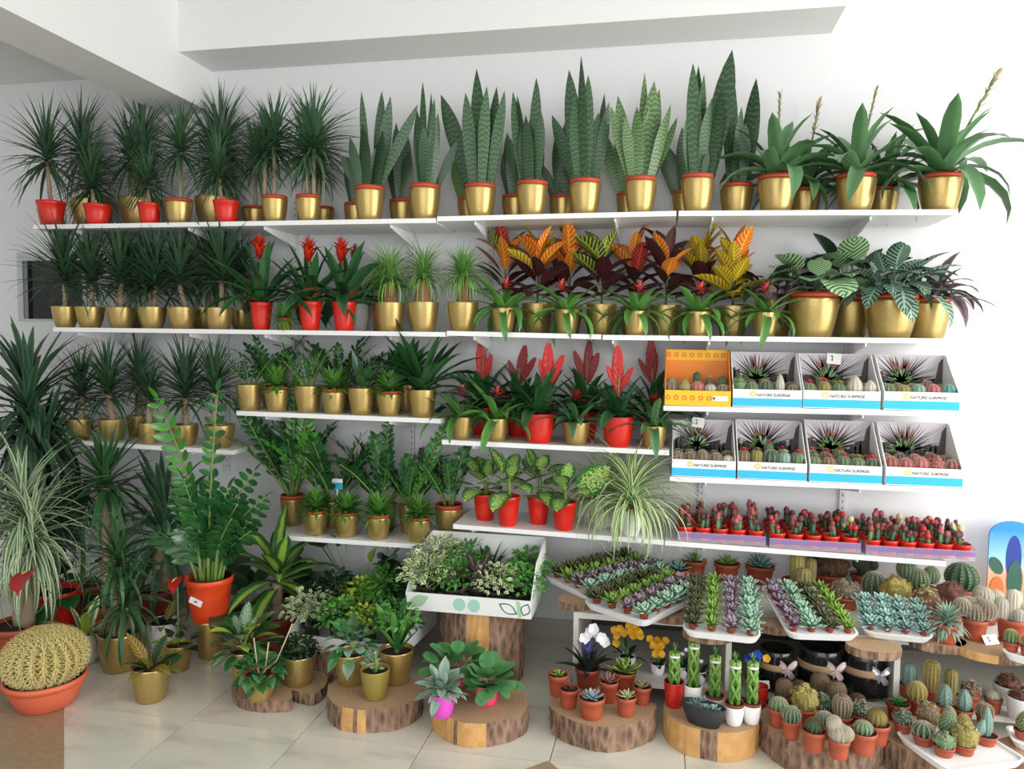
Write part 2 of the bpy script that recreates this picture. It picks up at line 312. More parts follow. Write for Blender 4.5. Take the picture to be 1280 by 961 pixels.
def cactusmesh(form, mat, spmat, ribs=12, seed=1, hh=2.0, sp=.16, k=5, depth=.18, rows=8):
    """unit-radius cactus, base at z=0, height hh radii -> (body, spines)"""
    def mk():
        rg = random.Random(seed); g = G(); s = G()
        if form == 'lump':
            lathe(g, [(max(.001, math.sin(math.pi * (.13 + .87 * i / 12))), hh / 2 * (1 - math.cos(math.pi * (.13 + .87 * i / 12))) - hh * .04) for i in range(13)], 20, 0, 0, wob=.28)
            pts = [(v, v - Vector((0, 0, hh / 2))) for v in map(Vector, g.v) if rg.random() < .55]
            spineset(s, pts, sp * 1.45, rg, k)
        else:
            prof = []
            N = rows + 4
            for i in range(N + 1):
                t = i / N
                if form == 'ball': a = math.pi * (.12 + .87 * t); prof.append((max(.001, math.sin(a)), hh / 2 * (1 - math.cos(a)) - hh * .033))
                elif form == 'pad': prof.append((max(.001, (math.sin(math.pi * (.06 + .94 * t) ** .8)) ** .8), hh * t))
                else:
                    z = hh * t; dome = 1.0
                    prof.append(((.8 + .2 * min(1, t * 3)) if z < hh - dome else max(.001, math.sqrt(max(0, 1 - ((z - hh + dome) / dome) ** 2))), z))
            lathe(g, prof, ribs * 4, ribs, depth)
            pts = []
            for i, (r, z) in enumerate(prof[1:-1], 1):
                if r < .12: continue
                dr = prof[i + 1][0] - prof[i - 1][0]; dz = prof[i + 1][1] - prof[i - 1][1]
                for q in range(ribs):
                    t = 2 * math.pi * (q + (.5 if form == 'pad' and i % 2 else 0)) / ribs; pts.append(((r * math.cos(t), r * math.sin(t), z), (math.cos(t) * dz, math.sin(t) * dz, -dr)))
            spineset(s, pts, sp * 1.45, rg, k)
        return g.mesh('cactus_body', mat), s.mesh('spines', spmat, False)
    return cached(('cac', form, mat.name, spmat.name, ribs, seed, hh, sp, k, depth, rows), mk)
def cactus_at(t, form, mat, spmat, r, loc, rot=(0, 0, 0), name='stem', flat=1, **kw):
    b, s = cactusmesh(form, mat, spmat, **kw); o = part(name, b, t, loc, rot, (r, r * flat, r)); part('spines', s, o, stuff=True); return o
# ------------------------------------------------------------------ the room
WALLM = plain('white_wall_paint', 'DCDCDD', .85, var=.02, nscale=2); CEILM = plain('white_ceiling_paint', 'E0E1E0', .9)
GROUT = plain('grey_grout', '86827A', .9)
tl = NT('beige_marble_tile', .22); nz = tl.noise(2.2, tl.n('Mapping', {0: tl.coord('Object'), 'Rotation': (0, 0, .6), 'Scale': (1, 2.5, 1)}).outputs[0], 6)
rv = tl.n('ObjectInfo').outputs['Random']
tl.color(tl.mix(tl.math('MULTIPLY', rv, .25), tl.ramp(nz, [(.35, lin('BFB9AA')), (.45, lin('D8D3C6')), (.62, lin('E0DCD0')), (.7, lin('C9C0AE'))]), lin('CFC9BC'))); TILE = tl.m
BROWNT = plain('brown_speckled_tile', 'A08A6E', .35, var=.3, nscale=45); BASEM = plain('beige_skirting_tile', 'B5AAA0', .35, var=.06, nscale=6)
def solid(name, boxes, mat, parent=None, bev=0):
    g = G()
    for a, b in boxes: g.box(a, b)
    return link(name, g.mesh(name, mat, False), parent)
n0, n1 = onY(30, 326, 0), onY(106, 399, 0); NX0, NX1, NZ0, NZ1 = n0.x, n1.x, n1.z, n0.z
structure(solid('wall_back', [((-5.2, 0, 0), (NX0, .15, 3)), ((NX1, 0, 0), (4.6, .15, 3)), ((NX0, 0, 0), (NX1, .15, NZ0)), ((NX0, 0, NZ1), (NX1, .15, 3)), ((NX0, .149, NZ0), (NX1, .2, NZ1))], WALLM))
structure(solid('wall_left', [((-5.35, -7, 0), (-5.2, .15, 3))], WALLM))
fl = structure(solid('floor', [((-5.2, -7, -.08), (4.6, .15, -.006))], GROUT))
TS = .4425; x00 = -.345 - TS * 11; y00 = -1.047 - TS * 8
g = G(); e = .0016; g.box((e, e, -.006), (TS - e, TS - e, 0)); tme = g.mesh('floor_tile', TILE, False)
for i in range(22):
    for j in range(11):
        o = part('floor_tile', tme, fl, (x00 + i * TS, y00 + j * TS, 0))
def inlay(pts):
    g = G(); n = len(pts); g.add([(x, y, -.004) for x, y in pts] + [(x, y, .0012) for x, y in pts], [tuple(range(n, 2 * n)), tuple(range(n))[::-1]] + [(k, (k + 1) % n, (k + 1) % n + n, k + n) for k in range(n)])
    return part('brown_inlay_tile', g.mesh('brown_inlay_tile', BROWNT, False), fl)
q = onZ(685, 951, 0); inlay([(q.x, q.y), (q.x - .09, q.y - .09), (q.x, q.y - .18), (q.x + .09, q.y - .09)])
a, b = onZ(80, 872, 0), onZ(80, 975, 0); d = b - a
inlay([(a.x, a.y), (b.x, b.y), (b.x - .9, b.y - .9), (a.x - 1.2, a.y - .6), (a.x - .6, a.y + .55)])
structure(solid('baseboard_back', [((-5.2, -.012, 0), (4.6, -.0005, .1))], BASEM))
SZ, BZ, LZ = 2.70, 2.50, 2.69
SX0, SX1 = onY(265, 71, 0).x, onY(1040, 18, 0).x
structure(solid('ceiling', [((SX0 - .05, -7, 2.93), (4.6, .15, 3.0)), ((-5.2, -7, 2.70), (SX0 - .1, .15, 3.0))], CEILM))
structure(solid('trim_1', [((SX0, -.27, SZ), (SX1, 0, 2.94))], CEILM))
bx0 = onY(208, 128, 0).x
structure(solid('trim_2', [((bx0, -7, BZ), (SX0, 0, 2.95))], CEILM))
# niche with dark glass
FR = plain('pale_grey_frame', 'B9BDBD', .6); DARKG = plain('dark_glass', '0B0F12', .06)
w = link('window_1', None); structure(w)
fo = onY(23, 316, 0)
t = NX0 - fo.x; fz = fo.z - NZ1
part('window_frame', (lambda g: (g.box((NX0 - t, -.012, NZ0 - .012), (NX0, -.0005, NZ1 + fz)), g.box((NX0, -.012, NZ1), (NX1 + .02, -.0005, NZ1 + fz)), g.box((NX1, -.012, NZ0 - .012), (NX1 + .02, -.0005, NZ1)), g.box((NX0, -.012, NZ0 - .012), (NX1, -.0005, NZ0)), g.mesh('window_frame', FR, False))[-1])(G()), w)
part('window_pane', (lambda g: (g.box((NX0, .02, NZ0), (NX1, .026, NZ1)), g.mesh('window_pane', DARKG, False))[-1])(G()), w)
# ------------------------------------------------------------------ shelves: boards, slotted rails, brackets
SF, TH = -.33, .02
class Shelf:
    def __init__(s, name): s.name = name; s.segs = []; s.pix = []
    def px(s, x):
        for (xa, ya, xb, yb) in s.pix:
            if x <= xb: break
        return ya + (yb - ya) * (x - xa) / (xb - xa)
    def z(s, X):
        for (Xa, za, Xb, zb) in s.segs:
            if X <= Xb: break
        return za + (zb - za) * (X - Xa) / (Xb - Xa)
SHELVES = {}
def board(sh, xa, ya, xb, yb, label, lead=False):
    s = SHELVES.setdefault(sh, Shelf(sh)); a, b = onY(xa, ya, SF), onY(xb, yb, SF)
    s.pix.append((xa, ya, xb, yb)); s.segs.append((a.x, a.z, b.x, b.z))
    g = G(); v = []
    for (x, z) in ((a.x + .0015, a.z), (b.x - .0015, b.z)): v += [(x, SF, z - TH), (x, -.016, z - TH), (x, -.016, z), (x, SF, z)]
    mid = ((a.x + b.x) / 2, SF, (a.z + b.z) / 2)
    v = [Vector(p) - Vector(mid) for p in v]
    g.add(v, [(0, 3, 2, 1), (4, 5, 6, 7), (0, 4, 7, 3), (1, 2, 6, 5), (3, 7, 6, 2), (0, 1, 5, 4)])
    o = link('shelf_board', g.mesh('shelf_board', WHITE, False)); o.location = mid
    tag(o, label, 'shelf')
board('top', 41, 281, 545, 272.5, 'white wall shelf carrying the dracaenas in red and gold pots at the top left')
board('top', 546, 270.5, 846, 263.5, 'white wall shelf carrying the middle snake plants of the top row')
board('top', 848, 263.5, 1195, 261.5, 'white wall shelf carrying the flowering bromeliads of the top row')
board('two', 66, 409, 557, 415, 'white wall shelf carrying short dracaenas, red star bromeliads and ponytail palms')
board('two', 558, 413.5, 752, 418, 'short white wall shelf below the orange crotons')
board('two', 753, 418.5, 1188, 423, 'white wall shelf carrying yellow crotons and wide gold calathea pots')
board('low3', 100, 551, 291, 563, 'white wall shelf at left carrying five dracaenas behind the tall zz plant')
board('zz', 295, 513.5, 551, 523.5, 'white wall shelf carrying small zz plants and red-rimmed tuft plants')
board('red', 552, 549.5, 837, 563, 'white wall shelf carrying the red flaming sword bromeliads')
board('box1', 829, 507, 1203, 514.5, 'white wall shelf under the upper row of cactus display boxes')
board('box2', 837, 595.5, 1207, 610.5, 'white wall shelf under the lower row of cactus display boxes')
board('dieff', 566, 655, 830, 675, 'white wall shelf carrying the speckled plants in red pots and the spider plants')
board('graft', 831, 675.5, 1183, 701.5, 'white wall shelf under the clear trays of grafted cacti')
board('low', 343, 668.5, 548, 682, 'low white wall shelf carrying zz plants above the wall socket')
RAILM = plain('white_enamel_rail', 'D4D4D6', .5, 0); SLOT = plain('slot_shadow_gap', '77777A', .9)
RAILS = [(148, 260), (282, 364), (369, 240), (515, 530), (612, 427), (768, 600), (880, 500), (1053, 620)]
names = ['behind the left dracaenas', 'behind the red star bromeliads', 'behind the last top-row dracaena', 'between the zz plants', 'behind the crotons and sword flowers', 'behind the spider plant', 'behind the leftmost cactus boxes', 'behind the grafted cacti at right']
def shelf_at(X): return [(s, s.z(X)) for s in SHELVES.values() if any(a - .001 <= X <= b + .001 for a, _, b, _ in s.segs)]
for (px, py), nm in zip(RAILS, names):
    X = onY(px, py, -.01).x; zs = [z for _, z in shelf_at(X)]; zb = min(zs) - .16; zt = max(zs) + .16
    r = root('shelf_rail', (X, 0, zb), 'slotted metal shelf rail on the wall ' + nm, 'shelf rail')
    g = G(); g.box((-.012, -.014, 0), (.012, -.0005, zt - zb)); part('rail', g.mesh('rail', RAILM, False), r)
    g = G(); z = .02
    while z < zt - zb - .03: g.box((-.0025, -.0146, z), (.0025, -.0135, z + .011)); z += .028
    part('slots', g.mesh('slots', SLOT, False), r, stuff=True)
    for s, z in shelf_at(X):
        g = G(); L = .305
        g.add([(-.003, -.0155, -.062), (.003, -.0155, -.062), (.003, -.0155, 0), (-.003, -.0155, 0), (-.003, -L, -.014), (.003, -L, -.014), (.003, -L, 0), (-.003, -L, 0)], [(0, 1, 2, 3), (7, 6, 5, 4), (0, 4, 5, 1), (1, 5, 6, 2), (2, 6, 7, 3), (3, 7, 4, 0)])
        o = link('shelf_bracket', g.mesh('shelf_bracket', WHITE, False)); o.location = (X, 0, z - TH - .001)
        desc = dict(top='top shelf', two='second shelf', low3='left dracaena shelf', zz='small zz shelf', red='sword bromeliad shelf', box1='upper box shelf', box2='lower box shelf', dieff='spider plant shelf', graft='grafted cactus shelf', low='low zz shelf')[s.name]
        tag(o, 'white bracket under %s %s' % (desc, nm), 'bracket')
# wall socket
so = onY(471, 693, 0); r = root('wall_socket', (so.x, 0, so.z), 'double white wall socket under the low zz plant shelf', 'socket')
g = G(); g.box((-.055, -.012, -.042), (.055, -.0005, .042)); part('face_plate', g.mesh('face_plate', WHITE, False), r)
for dx in (-.022, .022):
    g = G(); lathe(g, [(.017, -.001), (.017, .002)], 14, m=Matrix.Translation((dx, -.012, 0)) @ Matrix.Rotation(R(90), 4, 'X')); part('socket_opening', g.mesh('socket_opening', SLOT), r)
# ------------------------------------------------------------------ plant builders (sizes in photo pixels at the plant's own distance, times s)
RG = random.Random(11)
def fixaz(t, az, reach, y0=0):
    '''keep a leaf of horizontal reach from growing into the wall behind its plant: turn it along the wall'''
    room = -.012 - t.location.y - y0
    if t.rotation_euler.z == 0 and math.sin(az) * reach > room:
        a = math.asin(max(-1, min(1, room / reach))); return a if math.cos(az) > 0 else math.pi - a
    return az
def foliage(t, me, loc, R_, name='foliage'):
    '''joined foliage, pressed flat towards the wall where the plant stands close to it'''
    k = RG.randrange(4); ext = max(abs(v.co.y if k % 2 == 0 else v.co.x) for v in me.vertices) * R_; room = -.012 - t.location.y - loc[1]
    f = min(1, max(.35, room / ext)); sc = (R_, R_ * f, R_) if k % 2 == 0 else (R_ * f, R_, R_)
    return part(name, me, t, loc, (0, 0, k * math.pi / 2), sc, stuff=True)
def spot(surf, x, row, w, ypx=None):
    """where a pot of rim width w px stands: on a shelf row ('f'/'b'/number) or on a horizontal level"""
    if isinstance(surf, str):
        sh = SHELVES[surf]; y = sh.px(x); p = onY(x, y, SF); r = w * mpp(p) / 2
        Y = SF + r + .006 if row == 'f' else (-(r + .028) if row == 'b' else row)
        p = onY(x, y, Y); s = mpp(p); return Vector((p.x, Y, sh.z(p.x) + .0005)), s
    p = onZ(x, row, surf); s = mpp(p); rb = w * s / 2 * .72
    return Vector((p.x, p.y + rb, surf + .0005)), s
def new(name, cat, surf, x, row, pot, w, h, label, group=None, rim=1):
    p, s = spot(surf, x, row, w); t = root(name, p, label, cat, group); r = w * s / 2
    z = add_pot(t, pot, r, h * s) if pot else 0
    return t, s, r, z
def cane(t, pts, r0, r1, name='trunk', mat=TRUNK):
    g = G(); n = 9; P = [Vector(p) for p in pts]
    if len(P) == 2:
        q = [P[0].lerp(P[1], i / n) for i in range(n + 1)]
        for i in range(1, n): q[i] += Vector((RG.uniform(-1, 1), RG.uniform(-1, 1), 0)) * r0 * .25
    else: q = P
    m = len(q) - 1
    tube(g, q, [(r0 + (r1 - r0) * i / m) * (1.08 if i % 2 else .96) for i in range(m + 1)], 8)
    return part(name, g.mesh(name, mat), t)
def dracaena(surf, x, row, pot, w, h, label, trunks=((0, 0, 45),), R_=52, n=100, mat=DRAC, W=.072, elo=-32, tw=4.5, axis=.3, group=None, name='dracaena', bend=(.2, 1.15), shape='linear', droop=0, cat='dracaena', ehi=86):
    t, s, r, z = new(name, cat, surf, x, row, pot, w, h, label, group)
    for i, (a, b, hh) in enumerate(trunks):
        yy = RG.uniform(-.01, .01); top = Vector((b * s, yy * 2, z + hh * s))
        cane(t, [(a * s, yy, z - .004), top], tw * s / 2 * 1.15, tw * s / 2)
        me = crownmesh('d%s' % ((n, W, elo, bend, axis, ehi),), mat, n, W, elo, ehi, bend, axis, shape, 5, seed=RG.randrange(4))
        foliage(t, me, top - Vector((0, 0, .08 * R_ * s)), R_ * s * RG.uniform(1.2, 1.38))
    return t
def sansevieria(surf, x, row, pot, w, h, label, leaves=None, n=8, H=90, mat=SANS, group=None):
    t, s, r, z = new('snake_plant', 'snake plant', surf, x, row, pot, w, h, label, group)
    if leaves is None: leaves = [(RG.uniform(-.55, .55) * w, H * RG.uniform(.6, 1.05), RG.uniform(10, 14)) for _ in range(n)]
    m = [leaf(mat, L=1, W=1, bend=b, shape='sword', n=8, fold=.12, twist=tw) for b, tw in ((.06, .3), (.12, -.4), (.2, .5))]
    k = len(leaves)
    for i, (dx, hh, lw) in enumerate(leaves):
        b = Vector((max(-.5, min(.5, dx / w * .75)) * r * 1.2, RG.uniform(-.45, .45) * r, z - .004)); tip = Vector((dx * s, b.y + RG.uniform(-.02, .02), z + hh * s))
        d = tip - b; L = d.length; d.normalize(); wa = Vector((1, RG.uniform(-.55, .55), 0)); wa = (wa - d * wa.dot(d)).normalized(); nn = d.cross(wa)
        if nn.y > 0: pass
        M = Matrix((d, wa, nn)).transposed().to_4x4(); wd_ = lw * s * 1.28
        partm('leaf', m[i % 3], t, Matrix.Translation(b) @ M @ Matrix.Diagonal((L * 1.02, wd_, wd_, 1)))
    return t
def bract_star(t, mat, base, size, n=16, elo=15, ehi=85, W=.22, name='bract', tilt=(0, 0)):
    ms = [leaf(mat, L=1, W=W, bend=b, shape='lance', n=4, fold=.4) for b in (.2, .6)]
    M0 = Matrix.Translation(base) @ Matrix.Rotation(tilt[0], 4, 'Y') @ Matrix.Rotation(tilt[1], 4, 'X')
    for i in range(n):
        q = i / n; partm(name, ms[i % 2], t, M0 @ rotm(i * 2.4, R(elo + (ehi - elo) * q), (0, 0, size * .45 * q), size * (1 - .35 * q)))
def rosette_leaves(t, z, L, W, mat, n=18, elo=8, ehi=80, bend=(.7, 1.5), shape='strap', r=.01, fold=.35, nseg=6, lmin=.65, jit=.25, name='leaf', twist=0, wavy=0):
    ms = [leaf(mat, L=1, W=round(W / L, 2), bend=round(b, 2), shape=shape, n=nseg, fold=fold, wavy=wavy) for b in (bend[0], (bend[0] + bend[1]) / 2, bend[1])]
    for i in range(n):
        q = i / max(1, n - 1); el = R(elo + (ehi - elo) * q + RG.uniform(-7, 7)); az = fixaz(t, i * 2.39996 + RG.uniform(-jit, jit), L * max(.8, math.cos(el * .8)))
        partm(name, ms[max(0, min(2, int(2.7 - 2.9 * q + RG.uniform(-.4, .4))))], t, rotm(az, el, (math.cos(az) * r, math.sin(az) * r, z - .003), L * RG.uniform(lmin, 1.0) * (1 - .15 * q * (ehi > 60)), RG.uniform(-.3, .3)))
def bromeliad(surf, x, row, pot, w, h, label, L=55, W=10, n=20, flower='bud', fh=70, ft=0, mat=BROM, fl=None, fs=16, group=None, elo=12, name='bromeliad', bend=(.9, 1.9), bx=None, k_=1.45, ehi=84):
    t, s, r, z = new(name, 'bromeliad', surf, x, row, pot, w, h, label, group)
    rosette_leaves(t, z, L * k_ * s, W * 1.35 * s, mat, n, elo + 14, ehi, (bend[0] * .85, bend[1] * .85), r=r * .1, lmin=.75)
    if flower == 'bud':
        b = Vector((0, 0, z)); tp = Vector((ft * s, -.01, z + fh * s)); g = G(); tube(g, [b, b.lerp(tp, .5) + Vector((0, 0, .01)), tp], [.005, .004, .003], 6); st = part('flower_stalk', g.mesh('flower_stalk', STEM), t)
        d = (tp - b).normalized(); q = d.to_track_quat('Z', 'Y').to_matrix().to_4x4(); m = leaf(BUD, L=1, W=.3, bend=.15, shape='lance', n=3, fold=.5)
        for i in range(14):
            c = b.lerp(tp, .62 + .36 * i / 14); partm('bract', m, t, Matrix.Translation(c) @ q @ rotm(i * 2.4, R(62 + i), (0, 0, 0), fs * s * (.75 + .25 * (i > 8))))
    elif flower == 'star':
        g = G(); tube(g, [(0, 0, z), (ft * s * .5, 0, z + fh * s * .5), (ft * s, 0, z + fh * s)], [.006, .006, .005], 6); part('flower_stalk', g.mesh('flower_stalk', STEM), t)
        bract_star(t, fl or ORFL, (ft * s, 0, z + (fh - fs * 1.75) * s), fs * 1.25 * s, 12, 66, 86, .3); bract_star(t, fl or ORFL, (ft * s, 0, z + (fh - fs * 1.05) * s), fs * s, 18, 30, 84, .26)
    elif flower == 'small': bract_star(t, fl or CORAL, (ft * s, 0, z + fh * s), fs * s, 14, 5, 85, .3)
    elif flower == 'sword':
        g = G(); tube(g, [(0, 0, z), (ft * s * .4, -.004, z + fh * s * .5), (ft * s, -.008, z + fh * s)], [.006, .005, .004], 6); part('flower_stalk', g.mesh('flower_stalk', STEM), t)
        for (dx, y0, y1, wd_) in bx:
            g = G(); N = 13; a = Vector((ft * s, -.008, z + y0 * s)); b = Vector(((ft + dx) * s, -.01, z + y1 * s)); d = b - a; L_ = d.length; q = d.to_track_quat('X', 'Y').to_matrix().to_4x4()
            wx = Vector((1, .25, 0)); dd = d.normalized(); wx = (wx - dd * wx.dot(dd)).normalized(); M = Matrix((dd, wx, dd.cross(wx))).transposed().to_4x4()
            for i in range(N):
                tt = i / N
                for sd in (-1, 1):
                    k2 = .35 + .75 * math.sin(math.pi * (.12 + .83 * tt)) ; leafgeo(g, L=L_ * .27 * k2, W=L_ * .15 * k2, bend=.1, shape='lance', n=3, fold=.45, m=Matrix.Translation(a + d * tt * .86) @ M @ Matrix.Rotation(sd * R(24 - 14 * tt) * wd_, 4, 'Z') @ Matrix.Rotation(-R(12) * (i % 2), 4, 'Y'))
            part('sword_flower', g.mesh('sword_flower', fl or REDFL), t)
    return t
def ponytail(surf, x, row, pot, w, h, label, tw=17, th=30, R_=45, n=170, off=0):
    t, s, r, z = new('ponytail_palm', 'ponytail palm', surf, x, row, pot, w, h, label)
    cane(t, [(off * s, 0, z - .004), (off * s, 0, z + th * .3 * s), (off * s, 0, z + th * .7 * s), (off * s, 0, z + th * s)], 1, 1, 'caudex', CAUDEX) if 0 else None
    g = G(); lathe(g, [(tw * .62 * s, 0), (tw * .55 * s, th * .15 * s), (tw * .42 * s, th * .5 * s), (tw * .34 * s, th * .85 * s), (tw * .3 * s, th * s)], 12); part('caudex', g.mesh('caudex', CAUDEX), t, (off * s, 0, z - .004))
    foliage(t, crownmesh('pt', GRASS, n + 40, .042, 15, 84, (1.3, 2.6), .16, 'linear', 7, .55, seed=RG.randrange(3)), (off * s, 0, z + th * .92 * s), R_ * s)
    return t
def croton(surf, x, row, pot, w, h, label, H=85, n=16, L=48, W=17, mats=(CROT_O, CROT_Y), low=None, spread=30, name='croton'):
    t, s, r, z = new(name, 'croton', surf, x, row, pot, w, h, label)
    g = G(); tube(g, [(0, 0, z - .004), (.004, 0, z + H * .35 * s), (0, 0, z + H * .62 * s)], [.005, .004, .003], 6); part('stem', g.mesh('stem', STEMD), t)
    for i in range(n):
        q = i / (n - 1); mat = (low if low and q < .5 else mats[RG.randrange(len(mats))]); el = R(30 + 48 * q + RG.uniform(-14, 12)); az = fixaz(t, i * 2.4 + RG.uniform(-.4, .4), L * s * 1.1)
        m = leaf(mat, L=1, W=round(W / L, 2), bend=(.3, .6, .9)[i % 3], shape='oval', n=6, fold=.3, pet=.12)
        partm('leaf', m, t, rotm(az, el, (0, 0, z + H * (.08 + .54 * q) * s), L * s * RG.uniform(.75, 1.1), RG.uniform(-.5, .5)))
    return t
def broad(surf, x, row, pot, w, h, label, mat, n=10, L=40, W=22, elo=20, ehi=80, bend=(.6, 1.2), shape='oval', pet=.35, name='foliage_plant', cat='potted plant', stem=0, fold=.2, hl=None, lmin=.6, nseg=6, rr=.25, wavy=0, group=None):
    """upright leafy plant: blades on petioles from the soil, or spread up a stem of height stem px"""
    t, s, r, z = new(name, cat, surf, x, row, pot, w, h, label, group)
    if stem: g = G(); tube(g, [(0, 0, z - .004), (.005, .003, z + stem * .5 * s), (0, 0, z + stem * s)], [3.4 * s, 2.8 * s, 2 * s], 6); part('stem', g.mesh('stem', STEM), t)
    mats = mat if isinstance(mat, (list, tuple)) else [mat]
    for i in range(n):
        q = i / max(1, n - 1); el = R(elo + (ehi - elo) * q + RG.uniform(-9, 9)); az = fixaz(t, i * 2.39996 + RG.uniform(-.35, .35), L * s * 1.0 + r * rr); m = leaf(mats[i % len(mats)], L=1, W=round(W / L, 2), bend=bend[0] + (bend[1] - bend[0]) * (i % 3) / 2, shape=shape, n=nseg, fold=fold, pet=pet, wavy=wavy)
        partm('leaf', m, t, rotm(az, el, (math.cos(az) * r * rr, math.sin(az) * r * rr, z - .003 + stem * (.25 + .75 * q) * s), L * s * RG.uniform(lmin, 1.05), RG.uniform(-.3, .3)))
    return t
def zzplant(surf, x, row, pot, w, h, label, H=80, n=7, mats=(ZZ,), spread=35, nl=9, extra=(), name='zz_plant'):
    t, s, r, z = new(name, 'zz plant', surf, x, row, pot, w, h, label)
    for i in range(int(n * 1.45)):
        el = R(90 - spread * RG.uniform(.25, 1)); az = fixaz(t, i * 2.4 + RG.uniform(-.4, .4), H * s * (math.cos(el - .35) + .16) + .03); f = frond(mats[i % len(mats)], RG.randrange(4), nl, bend=.45)
        partm('frond', f, t, rotm(az, el, (math.cos(az) * r * .3, math.sin(az) * r * .3, z - .003), H * s * RG.uniform(.65, 1.0), RG.uniform(-.6, .6)))
    for (dx, hh, mat) in extra:
        d = Vector((dx * s, -.02, hh * s)); f = frond(mat, 9, nl + 2, ll=.13, bend=.25); wa = Vector((1, .3, 0)); dd = d.normalized(); wa = (wa - dd * wa.dot(dd)).normalized()
        M = Matrix((dd, wa, dd.cross(wa))).transposed().to_4x4(); partm('frond', f, t, Matrix.Translation((0, -r * .3, z)) @ M @ Matrix.Scale(d.length, 4))
    return t
def tuft(surf, x, row, pot, w, h, label, R_=24, n=170, mat=TUFT, W=.17, elo=-8, shape='lance', name='tuft_plant', group=None, bend=(.2, .8), cat='potted plant', axis=.1):
    t, s, r, z = new(name, cat, surf, x, row, pot, w, h, label, group)
    foliage(t, crownmesh('t%s' % ((n, W, elo, shape),), mat, n, W, elo, 72, bend, axis, shape, 3, .6, .3, seed=RG.randrange(3)), (0, 0, z + .08 * R_ * s), R_ * s * 1.5)
    return t
def bushmesh(key, mat, n, lw, seed, R_=1, zs=.8, shape='oval', L=.22):
    def mk():
        rg = random.Random(seed); g = G()
        for i in range(n):
            az = rg.uniform(0, 6.283); ph = math.asin(rg.uniform(-.15, 1)); rr = rg.uniform(.45, 1.0)
            c = (math.cos(az) * math.cos(ph) * rr, math.sin(az) * math.cos(ph) * rr, math.sin(ph) * rr * zs)
            leafgeo(g, L=L * rg.uniform(.7, 1.2), W=L * lw, bend=.6, shape=shape, n=3, fold=.25, m=rotm(az + rg.uniform(-1, 1), ph * .6 + rg.uniform(-.6, .6), c, 1, rg.uniform(-.8, .8)))
        for k in range(9):
            az = k * .7; e = rg.uniform(.3, 1.2); tube(g, [(0, 0, -.35), (math.cos(az) * .3, math.sin(az) * .3, .1), (math.cos(az) * math.cos(e) * .85, math.sin(az) * math.cos(e) * .85, math.sin(e) * zs * .85)], [.02, .015, .008], 4)
        return g.mesh('foliage', mat)
    return cached(('bush', key, mat.name, n, lw, seed, shape, L), mk)
def bush(surf, x, row, pot, w, h, label, mat, R_=30, n=150, lw=.6, name='leafy_plant', L=.22, shape='oval', zs=.85, lift=.3, group=None, cat='potted plant'):
    t, s, r, z = new(name, cat, surf, x, row, pot, w, h, label, group)
    foliage(t, bushmesh('b', mat, n, lw, RG.randrange(3), 1, zs, shape, L), (0, 0, z + lift * R_ * s), R_ * s); return t
def succulent(surf, x, row, pot, w, h, label, mat, R_=16, form='ech', group=None, name='succulent', z0=0):
    t, s, r, z = new(name, 'succulent', surf, x, row, pot, w, h, label, group); add_rosette(t, mat, R_ * s, z, form); return t
FORMS = dict(ech=dict(n=24, W=.36), tight=dict(n=34, W=.3, elo=5, ehi=82, shape='lance'), star=dict(n=16, W=.2, elo=10, ehi=70, shape='lance'), loose=dict(n=14, W=.34, elo=5, ehi=70), aloe=dict(n=20, W=.28, elo=12, ehi=82, shape='lance', bend=-.2))
def add_rosette(t, mat, R_, z, form='ech'):
    return part('rosette', rosette(mat, RG.randrange(3), **FORMS[form]), t, (0, 0, z - .002), (0, 0, RG.uniform(0, 6)), R_)
def cactus(surf, x, row, pot, w, h, label, form='ball', mat=CAC_G, sp=SP_W, r=12, hh=2.0, ribs=12, spl=.16, k=5, more=(), group=None, name='cactus', depth=.18, rows=8, soil=0, tilt=0, top=None, seed=1):
    """more = further stems (dx, dy, dz, r, form or None) in px"""
    t, s, rr, z = new(name, 'cactus', surf, x, row, pot, w, h, label, group)
    cactus_at(t, form, mat, sp, r * s, (0, 0, z - .003), (0, tilt, RG.uniform(0, 6)), ribs=ribs, hh=hh, sp=spl, k=k, depth=depth, rows=rows, seed=seed)
    for m_ in more:
        dx, dy, dz, r2 = m_[:4]; f2 = m_[4] if len(m_) > 4 else form; h2 = m_[5] if len(m_) > 5 else hh; tl_ = m_[6] if len(m_) > 6 else 0
        cactus_at(t, f2, mat, sp, r2 * s, (dx * s, dy * s, z - .003 + dz * s), (0, tl_, RG.uniform(0, 6)), ribs=ribs, hh=h2, sp=spl, k=k, depth=depth, rows=rows, seed=seed)
    if top: part('flower', rosette(top, 2, 14, .4, 'spoon', 10, 80), t, (0, 0, z + hh * r * s * .97), (0, 0, 0), r * s * .7)
    return t
# ------------------------------------------------------------------ top shelf
D = dracaena
D('top', 64.5, 'f', 'red', 34, 31, 'slim-trunked dracaena in red pot at the far left end of the top shelf', ((0, -4, 52),), 56)
D('top', 115, 'b', 'goldwide', 50, 37, 'dracaena in big gold pot, behind the second red pot of the top shelf', ((-8, -14, 60), (2, -4, 30)), 56)
D('top', 122.5, 'f', 'red', 33, 26, 'small dracaena in second red pot from left on the top shelf', ((-4, -6, 22),), 46)
D('top', 177, 'b', 'goldwide', 50, 38, 'two-caned dracaena in big gold pot, behind the third red pot of the top shelf', ((-6, -10, 48), (8, 8, 60)), 54)
D('top', 188, 'f', 'red', 30, 26, 'small dracaena in third red pot from left on the top shelf', ((0, -2, 24),), 44)
D('top', 224, 'f', 'goldrim', 33, 31, 'single-caned dracaena in small gold pot, between red pots on the top shelf', ((2, 2, 60),), 46)
